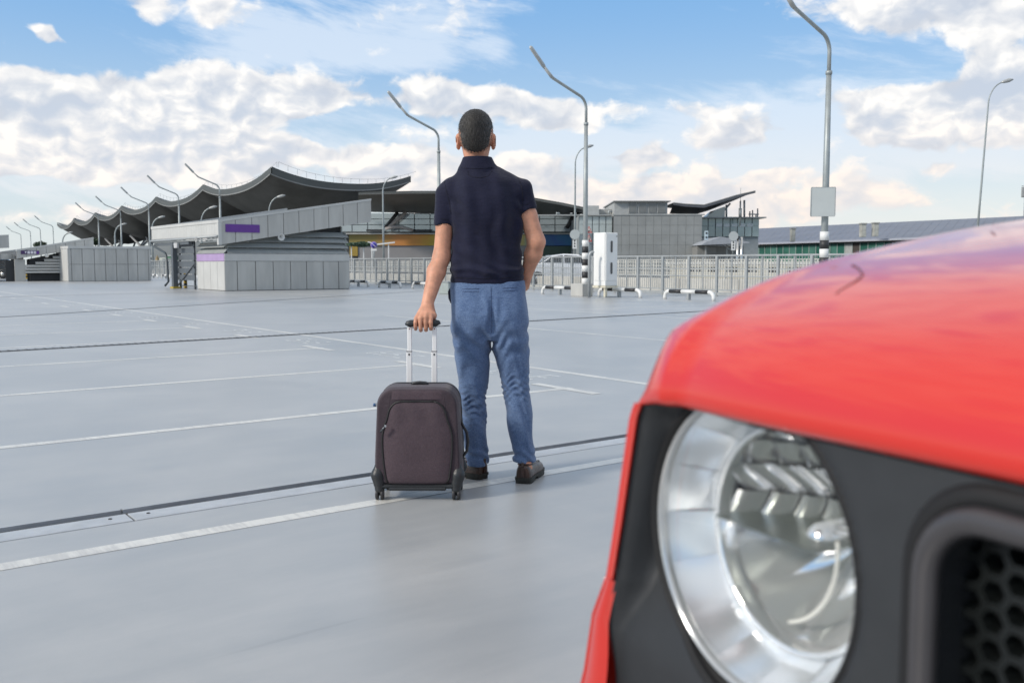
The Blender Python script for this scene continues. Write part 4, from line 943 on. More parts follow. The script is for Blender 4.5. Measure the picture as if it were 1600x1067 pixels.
obj('heap', MB().lathe([(3.8*s_, 0), (3.6*s_, 1.2), (2.5*s_, 2.0), (0, 2.4)], 14), mat('brown_earth', (.30, .23, .13), .9, 0, .4, 2), t)
t = thing('glazed_hall', 'dark glazed ground floor under the wave roof', 'building', (c0_[0] - 20, c0_[1] + 40, -.25)); 
obj('wall', MB().prism([(0, 0, 0), (-78, 120, 0), (-78, 120, 6), (0, 0, 6)], (6, 6, 0)), mat('hall_dark', (.06, .07, .08), .2), t)
# ================================================================= SDF TOOLKIT (organic shapes)
class Field:
    def __init__(s, lo, hi, h):
        s.lo = np.array(lo, float); s.h = h; s.n = np.ceil((np.array(hi) - s.lo) / h).astype(int) + 1
        s.ax = [(s.lo[i] + h * np.arange(s.n[i])).astype(np.float32) for i in range(3)]
        s.F = np.full(s.n, .5, np.float32)
    def win(s, a, b, pad):
        sl = []
        for i in range(3):
            i0 = max(0, int((min(a[i], b[i]) - pad - s.lo[i]) / s.h)); i1 = min(s.n[i], int((max(a[i], b[i]) + pad - s.lo[i]) / s.h) + 2); sl.append(slice(i0, max(i1, i0)))
        return tuple(sl), s.ax[0][sl[0]][:, None, None], s.ax[1][sl[1]][None, :, None], s.ax[2][sl[2]][None, None, :]
    def comb(s, sl, d, k, op='u'):
        f = s.F[sl]
        if op == 'u':
            if k <= 0: s.F[sl] = np.minimum(f, d); return
            h = np.clip(.5 + .5*(f - d)/k, 0, 1); s.F[sl] = f*(1-h) + d*h - k*h*(1-h)
        else:
            k = max(k, 1e-4); h = np.clip(.5 - .5*(f + d)/k, 0, 1); s.F[sl] = f*(1-h) + (-d)*h + k*h*(1-h)
    def cone(s, a, b, ra, rb, k=.01, op='u'):
        a, b = np.array(a, float), np.array(b, float); sl, X, Y, Z = s.win(a, b, max(ra, rb) + k + .03)
        ba = b - a; L = max(float(ba @ ba), 1e-9); px_, py_, pz_ = X-a[0], Y-a[1], Z-a[2]
        t = np.clip((px_*ba[0] + py_*ba[1] + pz_*ba[2]) / L, 0, 1)
        d = np.sqrt((px_-t*ba[0])**2 + (py_-t*ba[1])**2 + (pz_-t*ba[2])**2) - (ra + (rb-ra)*t)
        s.comb(sl, d.astype(np.float32), k, op)
    def chain(s, pts, rs, k=.01):
        for i in range(len(pts)-1): s.cone(pts[i], pts[i+1], rs[i], rs[i+1], k)
    def ell(s, c, r, k=.01, op='u', M=None):
        c = np.array(c, float); r = np.array(r, float); m = r.max(); sl, X, Y, Z = s.win(c-m, c+m, k + .03)
        x, y, z = X-c[0], Y-c[1], Z-c[2]
        if M is not None: x, y, z = M[0][0]*x+M[0][1]*y+M[0][2]*z, M[1][0]*x+M[1][1]*y+M[1][2]*z, M[2][0]*x+M[2][1]*y+M[2][2]*z
        k0 = np.sqrt((x/r[0])**2+(y/r[1])**2+(z/r[2])**2); k1 = np.sqrt((x/r[0]**2)**2+(y/r[1]**2)**2+(z/r[2]**2)**2) + 1e-6
        s.comb(sl, (k0*(k0-1)/k1).astype(np.float32), k, op)
    def stack(s, rows, k=.01, e=2.0, caps=(.004, .004)):
        """rows: z, xc, yc, a, b  (z rising)"""
        r = np.array(sorted(rows), float); z0, z1 = r[0, 0], r[-1, 0]; ma = r[:, 3].max() + .03; mb_ = r[:, 4].max() + .03
        a = (r[:, 1].min()-ma, r[:, 2].min()-mb_, z0-.02); b = (r[:, 1].max()+ma, r[:, 2].max()+mb_, z1+.02)
        sl, X, Y, Z = s.win(a, b, k)
        from_ = lambda c: cubic(r[:, 0], r[:, c], Z[0, 0]).astype(np.float32)[None, None, :]
        xc, yc, A_, B_ = from_(1), from_(2), from_(3), from_(4)
        q = (np.abs((X-xc)/A_)**e + np.abs((Y-yc)/B_)**e)**(1/e)
        d = (q - 1) * np.minimum(A_, B_) * .92
        dz_ = np.maximum(z0 - Z, Z - z1); d = np.maximum(d, dz_)
        s.comb(sl, d.astype(np.float32), k)
    def mesh(s, name):
        F = s.F; nx, ny, nz = F.shape; ins = F < 0
        c = ins[:-1, :-1, :-1].astype(np.int8)
        tot = sum(ins[i:nx-1+i, j:ny-1+j, k:nz-1+k].astype(np.int8) for i in (0, 1) for j in (0, 1) for k in (0, 1))
        act = (tot > 0) & (tot < 8); cells = np.argwhere(act); idx = np.full(act.shape, -1, np.int32); idx[act] = np.arange(len(cells))
        P = np.zeros((len(cells), 3), np.float64); cnt = np.zeros(len(cells)); ci = cells.T
        offs = [(i, j, k) for i in (0, 1) for j in (0, 1) for k in (0, 1)]
        for o1 in offs:
            for ax in range(3):
                if o1[ax]: continue
                o2 = list(o1); o2[ax] = 1
                f1 = F[ci[0]+o1[0], ci[1]+o1[1], ci[2]+o1[2]]; f2 = F[ci[0]+o2[0], ci[1]+o2[1], ci[2]+o2[2]]
                m = (f1 < 0) != (f2 < 0); t = np.where(m, f1 / np.where(m, f1 - f2, 1), 0)
                for q in range(3): P[:, q] += m * (o1[q] + (t if q == ax else 0))
                cnt += m
        P = s.lo + s.h * (cells + P / cnt[:, None]); quads = []
        for ax in range(3):
            u, v = (ax+1) % 3, (ax+2) % 3
            sa = [slice(None)]*3; sb = [slice(None)]*3; sa[ax] = slice(0, -1); sb[ax] = slice(1, None)
            A_, B_ = ins[tuple(sa)], ins[tuple(sb)]; ch = A_ != B_
            e = np.argwhere(ch); e = e[(e[:, u] > 0) & (e[:, v] > 0) & (e[:, u] < s.n[u]-1) & (e[:, v] < s.n[v]-1)]
            def g(du, dv): q = e.copy(); q[:, u] -= du; q[:, v] -= dv; return idx[q[:, 0], q[:, 1], q[:, 2]]
            Q = np.stack([g(1, 1), g(0, 1), g(0, 0), g(1, 0)], 1); fl = ~A_[e[:, 0], e[:, 1], e[:, 2]]; Q[fl] = Q[fl][:, ::-1]; quads.append(Q)
        Q = np.concatenate(quads); Q = Q[(Q >= 0).all(1)]
        me = bpy.data.meshes.new(name); me.vertices.add(len(P)); me.vertices.foreach_set('co', P.astype(np.float32).ravel())
        me.loops.add(Q.size); me.loops.foreach_set('vertex_index', Q.astype(np.int32).ravel()); me.polygons.add(len(Q))
        me.polygons.foreach_set('loop_start', np.arange(0, Q.size, 4, dtype=np.int32)); me.polygons.foreach_set('use_smooth', np.ones(len(Q), bool))
        me.update(); me.validate(); return me
    def front(s, x, z, out=.001):
        """surface point met coming from -y at (x, z)"""
        i = int(round((x - s.lo[0]) / s.h)); k = int(round((z - s.lo[2]) / s.h)); col = s.F[i, :, k]; j = np.argmax(col < 0)
        if j == 0: return None
        t = col[j-1] / (col[j-1] - col[j]); return (x, s.lo[1] + s.h * (j - 1 + t) - out, z)
    def wave(s, a, b, fn):
        sl, X, Y, Z = s.win(a, b, 0); s.F[sl] += fn(X, Y, Z).astype(np.float32)
def cubic(xs, ys, x):
    """monotone-ish smooth interpolation"""
    m = np.gradient(ys, xs); i = np.clip(np.searchsorted(xs, x) - 1, 0, len(xs)-2); h = xs[i+1]-xs[i]; t = np.clip((x-xs[i])/h, 0, 1)
    return (2*t**3-3*t**2+1)*ys[i] + (t**3-2*t**2+t)*h*m[i] + (-2*t**3+3*t**2)*ys[i+1] + (t**3-t**2)*h*m[i+1]
def smst(x, a, b): t = np.clip((x-a)/(b-a), 0, 1); return t*t*(3-2*t)
# ================================================================= MAN
MY = 4.45
ORG = np.array([AY(768, 700, MY)[0], MY, 0.0])
def B(x, y, Y=MY): return AY(x, y, Y) - ORG
def zz(y, Y=MY): return float(B(768, y, Y)[2])
def row(y, xl, xr, b, cy=0.0, Y=MY):
    l, r = B(xl, y, Y), B(xr, y, Y); return (l[2], (l[0]+r[0])/2, cy + Y - MY, (r[0]-l[0])/2, b)
man = thing('person', 'man seen from behind in navy polo shirt and blue trousers, holding the suitcase handle', 'person', tuple(ORG))
M_skin = mat('skin', (.60, .30, .195), .5, 0, .17, 22, .12, 160, sss=.12, spec=.35)
# ---- body (continuous: head, neck, arms, hands, legs)
HZ0 = 4.245                      # depth of the suitcase handle
bd = Field((-.46, -.30, -.01), (.40, .24, 1.80), .0046)
hc = B(743.5, 211)
bd.stack([row(350, 712, 810, .085), row(310, 716, 800, .08, .0), row(430, 712, 812, .08), row(470, 712, 818, .085)], .01)
bd.chain([B(744, 290), B(744, 262), hc + (0, .01, -.06)], [.058, .053, .056], .02)
bd.ell(hc + (0, -.004, .012), (.080, .098, .100), .0)
bd.ell(hc + (0, .030, -.040), (.062, .070, .085), .03)
bd.ell(hc + (0, -.05, -.035), (.055, .045, .05), .03)
for sg in (-1, 1):
    Mx = [[math.cos(.45*sg), math.sin(.45*sg), 0], [-math.sin(.45*sg), math.cos(.45*sg), 0], [0, 0, 1]]
    ec = hc + (sg*.0835, .0, -.030)
    bd.ell(ec, (.012, .021, .036), .006, M=Mx); bd.ell(ec + (sg*.006, -.006, -.002), (.007, .012, .022), .004, 's', M=Mx); bd.ell(ec + (-sg*.002, .004, -.028), (.008, .010, .012), .006)
    bd.ell(hc + (sg*.030, .093, -.005), (.026, .014, .009), .012)          # brow
    bd.ell(hc + (sg*.030, .092, -.024), (.015, .010, .011), .006, 's')     # socket
    bd.ell(hc + (sg*.040, .066, -.055), (.024, .022, .022), .02)           # cheek
bd.chain([hc + (0, .095, -.012), hc + (0, .116, -.048)], [.009, .013], .008)
for sg in (-1, 1): bd.ell(hc + (sg*.013, .106, -.050), (.008, .010, .008), .006)
bd.ell(hc + (0, .098, -.078), (.024, .009, .005), .004); bd.ell(hc + (0, .096, -.086), (.022, .009, .006), .004); bd.ell(hc + (0, .088, -.108), (.022, .018, .016), .015)
# left arm to the handle
LS, LE, LW_ = B(699, 303), B(690, 402, 4.42), B(668, 474, 4.31)
bd.chain([LS, LS*.5+LE*.5, LE], [.045, .0405, .0395], .008); bd.chain([LE, LE*.68+LW_*.32 + (-.004, 0, 0), LW_], [.039, .0415, .0275], .02)
HB = B(661, 506.5, HZ0)          # grip bar centre
kn = [B(650.5, 498, HZ0-.022), B(658, 496.2, HZ0-.027), B(665.8, 495.5, HZ0-.027), B(673.2, 496.8, HZ0-.022)]
wr = [LW_ + (-.012, 0, -.01), LW_ + (-.004, -.004, -.01), LW_ + (.004, -.004, -.01), LW_ + (.012, 0, -.01)]
for i in range(4): bd.cone(wr[i], kn[i], .0165, .0118, .009)
fx = [649.2, 657.2, 665.4, 673.2]; fr = [.0088, .0100, .0102, .0096]
for i in range(4):
    a = kn[i]; b_ = B(fx[i] - .2, 504, HZ0-.0285); c = B(fx[i], [510.5, 512.5, 512.5, 510.5][i], HZ0-.0225); e = B(fx[i]+.3, [514.3, 516, 515.6, 514][i], HZ0 - .001); g_ = B(fx[i]+.3, 511.5, HZ0 + .016)
    bd.chain([a, b_, c, e, g_], [fr[i]*1.12, fr[i]*1.0, fr[i]*.95, fr[i]*.9, fr[i]*.8], .0025)
bd.chain([LW_ + (.012, .01, -.012), B(677, 493, HZ0+.012), B(676, 503, HZ0+.026), B(669, 508, HZ0+.028), B(662, 508, HZ0+.027)], [.017, .0155, .012, .0105, .009], .006)
# right arm into the pocket
RS, RE, RW_ = B(813, 297), B(838, 378, 4.43), B(822.5, 430, 4.50)
bd.chain([RS, RS*.5+RE*.5, RE], [.045, .0425, .0400], .008); bd.chain([RE, RE*.65+RW_*.35+(.003, 0, 0), RW_], [.0400, .0395, .0275], .02)
pm = B(818, 446, 4.53); bd.chain([RW_, pm], [.027, .030], .012)
for i in range(4): bd.chain([pm + (.0, -.025+.016*i, -.005), pm + (-.004, -.030+.018*i, -.05), pm + (-.010, -.028+.018*i, -.085)], [.012, .010, .008], .003)
bd.chain([RW_ + (-.005, .02, -.01), pm + (-.005, .045, -.01), pm + (-.012, .055, -.045)], [.015, .012, .009], .004)
# legs and feet
fL, fR = GP(742, 749) - ORG, GP(820.5, 756) - ORG         # under the heels
aL, aR = np.array([B(748, 700, 4.5)[0], fL[1] + .035, 0]), np.array([B(820, 700)[0], fR[1] + .045, 0])
dL, dR = np.array([-.80, .60, 0]), np.array([.26, .965, 0])
aL = np.array([B(749, 742)[0] - .012, fL[1] + .035, 0])
for hip, kn_, an, dd in ((B(738, 480), B(740, 610, 4.46), aL, dL), (B(796, 480), B(806, 610, 4.44), aR, dR)):
    an1 = an + (0, 0, .085); bd.chain([hip, kn_, kn_*.55 + an1*.45 + (0, -.012, 0), an1 + (0, 0, .03)], [.070, .046, .042, .031], .008); bd.chain([an1 + (0, 0, .03), an1 - (0, 0, .02), an + dd*.06 + (0, 0, .045), an + dd*.17 + (0, 0, .03)], [.031, .032, .033, .02], .01)
for sg in (-1, 1): obj('eye', MB().lathe([(0, -.012), (.006, -.0105), (.0105, -.006), (.012, 0), (.0105, .006), (.006, .0105), (0, .012)], 12, 'y', tuple(hc + (sg*.030, .084, -.024))), mat('eye_white', (.7, .68, .66), .2, 0, .02), man)
# ---- hair
hf = Field((hc[0]-.11, hc[1]-.13, hc[2]-.13), (hc[0]+.11, hc[1]+.13, hc[2]+.13), .0034)
hf.ell(hc + (0, -.006, .014), (.0785, .102, .098), 0); hf.ell(hc + (0, -.008, .044), (.068, .088, .068), .02); hf.ell(hc + (0, -.05, -.036), (.056, .050, .052), .03)
X, Y_, Z = hf.ax[0][:, None, None]-hc[0], hf.ax[1][None, :, None]-hc[1], hf.ax[2][None, None, :]-hc[2]
zl = np.where(Y_ < -.02, -.088 + 0*Y_, np.where(Y_ < .045, -.088 + smst(Y_, -.02, .012)*.085, -.003 + smst(Y_, .045, .085)*.055))
zl = zl + .020*np.clip(np.abs(X)/.05, 0, 1)**2*(Y_ < -.02) + .003*np.sin(X*420) 
hf.F = np.maximum(hf.F, ((zl - Z)*.7).astype(np.float32))
hf.F += (.0008*np.sin(X*410+Y_*200+2*np.sin(Z*90))*np.sin(Z*260+X*120)*np.sin(Y_*330)).astype(np.float32)
def hair_material():
    m = bpy.data.materials.new('salt_and_pepper_hair'); m.use_nodes = True; t = m.node_tree; b = t.nodes['Principled BSDF']
    co = t.nodes.new('ShaderNodeTexCoord'); P = V(t, co.outputs['Object']); sx, sy, sz = sep(t, P)
    st = noise(t, vmath(t, 'MULTIPLY', P, (1, 1, .16)), 330, 3, .6)
    side = ((sx - float(hc[0])).pw(2) * 130 + ((sz * -1.0) + (float(hc[2]) - .02)).mx(0) * 3.5).cl()
    dk = mixc(t, side, (.014, .013, .012), (.045, .043, .040)); lt = mixc(t, side, (.05, .046, .042), (.20, .19, .18))
    c = mixc(t, st.sst(.42, .66), dk, lt); t.links.new(c.s, b.inputs['Base Color']); b.inputs['Roughness'].default_value = .6; b.inputs['Specular IOR Level'].default_value = .35
    bn = t.nodes.new('ShaderNodeBump'); bn.inputs['Strength'].default_value = .5; bn.inputs['Distance'].default_value = .003; t.links.new(st.s, bn.inputs['Height']); t.links.new(bn.outputs[0], b.inputs['Normal'])
    return m
M_hair = hair_material()
hme = hf.mesh('hair'); hair = link('hair', hme, M_hair, man)
hv = np.empty(len(hme.vertices)*3); hme.vertices.foreach_get('co', hv); hv = hv.reshape(-1, 3); hn = np.empty_like(hv).ravel(); hme.vertices.foreach_get('normal', hn); hn = hn.reshape(-1, 3)
ok = np.argwhere((hv - hc)[:, 1] < .09).ravel(); pick = rng.choice(ok, 14000); sm = MB()
vs = []; fs = []
for i in pick:
    p = hv[i] + rng.normal(size=3)*.001; n_ = hn[i]; t_ = np.array([0, 0, -1.0]) * .9 + rng.normal(size=3)*.35; dn_ = n_*.42 + t_; dn_ /= np.linalg.norm(dn_); L_ = rng.uniform(.006, .013)
    wd = np.cross(dn_, rng.normal(size=3)); wd = wd/np.linalg.norm(wd)*.0003; o = len(vs); vs += [p-wd, p+wd, p+dn_*L_]; fs.append((o, o+1, o+2))
obj('hair_strands', sm.add(vs, fs), M_hair, hair, kind='stuff')
# ---- trousers
def fabric(name, c0_, c1_, sc, rough=.85, bump=.3, sheen=.2, slub=0.0, fold=0.0):
    m = bpy.data.materials.new(name); m.use_nodes = True; t = m.node_tree; b = t.nodes['Principled BSDF']
    co = t.nodes.new('ShaderNodeTexCoord'); P = V(t, co.outputs['Object'])
    a = noise(t, vmath(t, 'MULTIPLY', P, (1, 1, .12)), sc, 3, .7); h = noise(t, vmath(t, 'MULTIPLY', P, (.12, .12, 1)), sc, 3, .7); big = noise(t, P, 7, 5, .6)
    f = a * .42 + h * .34 + big * .24
    c = mixc(t, f.sst(.40, .60), c0_, c1_)
    if slub: c = mixc(t, (a*.5 + h*.5).sst(.60, .72) * slub, c, tuple(min(1, q*1.9) for q in c1_))
    t.links.new(c.s, b.inputs['Base Color']); b.inputs['Roughness'].default_value = rough; b.inputs['Sheen Weight'].default_value = sheen; b.inputs['Specular IOR Level'].default_value = .2
    bn = t.nodes.new('ShaderNodeBump'); bn.inputs['Strength'].default_value = bump; bn.inputs['Distance'].default_value = .002; t.links.new((a*.5 + h*.5).s, bn.inputs['Height'])
    b2 = t.nodes.new('ShaderNodeBump'); b2.inputs['Strength'].default_value = .5; b2.inputs['Distance'].default_value = fold or .004
    t.links.new(noise(t, vmath(t, 'MULTIPLY', P, (1, 1, 2.6)), 16, 4, .55, .6).s, b2.inputs['Height']); t.links.new(b2.outputs[0], bn.inputs['Normal']); t.links.new(bn.outputs[0], b.inputs['Normal'])
    return m
M_jean = fabric('blue_chambray', (.062, .108, .215), (.135, .205, .345), 520, slub=.5, fold=.010)
tr_ = Field((-.26, -.22, .06), (.26, .22, 1.0), .0042)
tr_.stack([row(437, 705, 818, .108, 0), row(455, 703.5, 821, .118, -.004), row(478, 703.5, 823.5, .128, -.012), row(500, 704.5, 825, .130, -.014), row(520, 706, 826, .112, -.004), row(531, 710, 824, .095, .0)], .01, 2.15)
tr_.stack([row(440, 706, 772, .10, 0), row(490, 705, 770, .122, -.016), row(520, 706, 769.5, .115, -.012), row(545, 708.5, 767.5, .104, 0), row(575, 712.5, 765, .094, .008), row(605, 716, 763, .088, .012), row(640, 718.5, 761, .082, .014), row(680, 722, 762, .078, .012), row(722, 728, 764.5, .074, .026), row(727, 728, 764.5, .073, .026)], .012, 2.1)
tr_.stack([row(440, 766, 819, .10, 0), row(490, 767, 825, .122, -.016), row(520, 768, 826, .115, -.012), row(545, 770, 827, .104, 0), row(575, 776, 828.5, .094, .002), row(605, 783, 829.5, .088, .0), row(640, 789, 831.5, .080, -.012), row(680, 795.5, 834, .075, -.026), row(712, 801, 837, .072, -.036), row(717, 801, 837, .072, -.037)], .012, 2.1)
tr_.cone(B(768.5, 470, MY-.14), B(769, 520, MY-.13), .008, .014, .02, 's')
zK = zz(628)
def jf(X, Y_, Z):
    sx = np.where(X < 0, 1.0, -1.0)
    ph = 1.3*np.sin(X*31+1.2) + 1.1*np.sin(Y_*24 + X*17) + .8*np.sin(X*60+Z*9)
    k1 = np.exp(-((Z - zz(632))/.075)**2)*(X < 0) + np.exp(-((Z - zz(603))/.062)**2)*(X >= 0)
    w1 = np.abs(np.sin(Z*112 + ph*1.5 + X*34*sx))**1.8 * (.0050 + .0035*np.sin(X*70 + Z*40)) * k1 + np.sin(Z*150 - ph*1.8 + X*60)*.0020*k1
    k2 = np.exp(-((Z - zz(535))/.085)**2)
    w2 = (np.sin(Z*78 + X*62*sx + ph*1.1)*.0034 + np.sin(Z*45 - X*40*sx + ph)*.0024) * k2 * (Y_ < .05)
    k3 = np.exp(-((Z - zz(708))/.035)**2)
    w3 = np.sin(Z*120 + X*45 + ph*1.2)*.0036*k3
    w4 = (np.sin(Z*33 + ph*1.5 + X*20)*.0024 + .0025 + np.sin(X*85 + Z*22 + 1.7*np.sin(Z*19))*.0014)
    return (w1 + w2 + w3 + w4) * smst(-Z, -zz(447), -zz(462))
tr_.wave((-.26, -.22, .06), (.26, .22, 1.0), jf)
# creases below the seat
for sg, x0 in ((-1, 766), (1, 771)):
    for j_, (dx_, dz_) in enumerate(((26, -8), (34, 4), (40, 16), (30, 27))):
        a, b_ = B(x0 + sg*3, 527 + j_*7, MY-.135), B(x0 + sg*dx_, 527 + j_*7 + dz_*.35 - 9, MY-.150); tr_.cone(a, b_, .006, .003, .012, 's')
trou = link('trousers', tr_.mesh('trousers'), M_jean, man)
M_stitch = mat('seam_dark_blue', (.035, .06, .13), .8); 
def seam(field, pts, r, name, m, parent, out=.0005):
    q = []
    for i in range(len(pts)-1):
        for k in range(8): t = k/8; x, y = pts[i][0]*(1-t)+pts[i+1][0]*t, pts[i][1]*(1-t)+pts[i+1][1]*t; b_ = B(x, y); s_ = field.front(b_[0], b_[2], out); q += [s_] if s_ else []
    if len(q) > 2: obj(name, MB().tube(q, r, 6), m, parent)
for x0, x1, y0, y1 in ((724, 754, 450.5, 450), (785, 815, 449.5, 448.5)): seam(tr_, [(x0, y0), (x1, y1)], .0013, 'pocket_welt', M_stitch, trou); seam(tr_, [(x0, y0+4.4), (x1, y1+4.4)], .0009, 'pocket_welt', M_stitch, trou)
seam(tr_, [(768, 446), (768.5, 470), (769.5, 500), (769, 520)], .0011, 'back_seam', M_stitch, trou)
hemL = [(zz(725.5), 728, 764.5)]
# dark opening of the left side pocket
obj('pocket_opening', MB().tube([B(705.5, 448, MY-.02), B(702.8, 456, MY-.015), B(703.2, 466, MY-.01), B(705, 474, MY-.005)], [.004, .009, .008, .003], 8), mat('pocket_dark', (.008, .012, .03), .9), trou)
# ---- shirt
M_shirt = fabric('navy_knit', (.006, .007, .020), (.013, .015, .040), 900, .8, .25, .12, fold=.006)
st = Field((-.32, -.20, zz(448)-.01), (.30, .20, zz(240)), .0042)
st.stack([row(443, 704.5, 817, .114, .0), row(438, 703.8, 818, .117, .0), row(433, 704, 818, .120, 0), row(427, 703, 818.5, .126, -.002), row(418, 704.5, 816.5, .121, -.002), row(400, 706.5, 815, .116, 0), row(370, 706.5, 815, .117, -.002), row(340, 705, 816, .123, -.008), row(315, 701, 815, .120, -.010), row(296, 697, 814, .108, -.006), row(284, 704, 806, .098, -.004), row(274, 714, 790, .084, -.002), row(266, 718, 778, .074, .0), row(258, 720, 774, .067, .0)], .01, 2.3)
st.chain([B(722, 283), LS + (.008, 0, .0)], [.045, .052], .035); st.chain([B(780, 279), RS + (-.008, 0, .002)], [.045, .054], .035)
lh = LS + (LE-LS)*.50; rh = RS + (RE-RS)*.405
def sleeve(f, a, b, ra, rb):
    d_ = (b-a)/np.linalg.norm(b-a); sl, X, Y_, Z = f.win(a, b, .08); t = (X-a[0])*d_[0] + (Y_-a[1])*d_[1] + (Z-a[2])*d_[2]; L_ = np.linalg.norm(b-a)
    r2 = np.sqrt(np.maximum((X-a[0])**2 + (Y_-a[1])**2 + (Z-a[2])**2 - t*t, 0)); tt = np.clip(t/L_, 0, 1)
    r2 = np.sqrt(r2*r2 + np.minimum(t, 0)**2); d = np.maximum(r2 - (ra + (rb-ra)*tt), t - L_); f.comb(sl, d.astype(np.float32), .014)
sleeve(st, LS, lh, .052, .0465); sleeve(st, RS, rh, .053, .0500)
def sf(X, Y_, Z):
    back = smst(-Y_, .02, .08)
    v = (np.sin(X*46 + 3.2*np.sin(Z*5.5+.6))*.0034 + np.sin(X*78 + Z*16 + 2*np.sin(Z*8))*.0026)
    lo_ = np.exp(-((Z - zz(424))/.030)**2); v2 = np.sin(Z*120 + 1.8*np.sin(X*21) + X*22)*.0050*lo_
    up = np.exp(-((Z - zz(395))/.05)**2)*np.sin(Z*68 + X*55 + 1.2*np.sin(X*30))*.0034
    dg = np.exp(-((Z - zz(355))/.08)**2)*np.sin((np.abs(X+.0)*62 - Z*30))*.0034
    arm = np.exp(-((np.abs(X + .003) - .150)/.03)**2)*np.exp(-((Z - zz(325))/.06)**2)*np.sin(Z*85 + X*60)*.0036
    return (v + v2 + up + dg + arm) * smst(Z, zz(437), zz(428))
st.wave((-.32, -.20, zz(448)), (.30, .20, zz(262)), sf)
# stand collar
st.stack([row(270, 714, 781, .080, .0), row(264, 715.5, 778.5, .076, -.002), row(256, 719.5, 773.5, .070, -.003), row(250, 722, 770.5, .065, -.004), row(246, 723.5, 768.5, .063, -.004)], .003)
nk = Field((0, 0, 0), (.01, .01, .01), .01)
shirt = link('shirt', st.mesh('shirt'), M_shirt, man)
sel = (bd.ax[2] > zz(716)) & (bd.ax[2] < zz(530))
ii = [np.clip(np.rint((bd.ax[q] - tr_.lo[q]) / tr_.h).astype(int), 0, tr_.n[q]-1) for q in range(3)]
kk_ = np.argwhere(sel).ravel(); xi = np.argwhere((bd.ax[0] > -.24) & (bd.ax[0] < .24)).ravel()
blk_ = np.ix_(xi, np.arange(bd.n[1]), kk_); bd.F[blk_] = np.maximum(bd.F[blk_], tr_.F[np.ix_(ii[0][xi], ii[1], ii[2][kk_])] + .006)
body = link('body', bd.mesh('body'), M_skin, man)
M_seam2 = mat('seam_navy', (.004, .0045, .012), .9)
seam(st, [(721, 264), (733, 266), (746, 266.5), (760, 266), (772, 263)], .0011, 'collar_seam', M_seam2, shirt)
seam(st, [(732, 268), (733, 276), (740, 280), (752, 281), (764, 278), (770, 268)], .0010, 'yoke_seam', M_seam2, shirt)
seam(st, [(695, 284), (699, 300), (704, 320), (706, 338)], .0012, 'armhole_seam', M_seam2, shirt); seam(st, [(808, 276), (814, 290), (817, 310), (816, 326)], .0012, 'armhole_seam', M_seam2, shirt)
seam(st, [(705, 433), (730, 434.5), (760, 435), (790, 434), (817, 432)], .0010, 'hem_seam', M_seam2, shirt)
for a, b_, ra in ((LS, lh, .0470), (RS, rh, .0503)):
    d_ = (b_-a)/np.linalg.norm(b_-a); q = b_ - d_*.004
    e1 = np.cross(d_, [0, 1, 0]); e1 /= np.linalg.norm(e1); e2 = np.cross(d_, e1)
    for dd_ in (0, -.018): obj('cuff_edge', MB().tube([tuple(q + d_*dd_ + (e1*math.cos(t)+e2*math.sin(t))*(ra + (.0002 if dd_ == 0 else .0006))) for t in np.linspace(0, 2*math.pi, 25)], .0016 if dd_ == 0 else .0008, 5, cap=False), M_seam2, shirt)
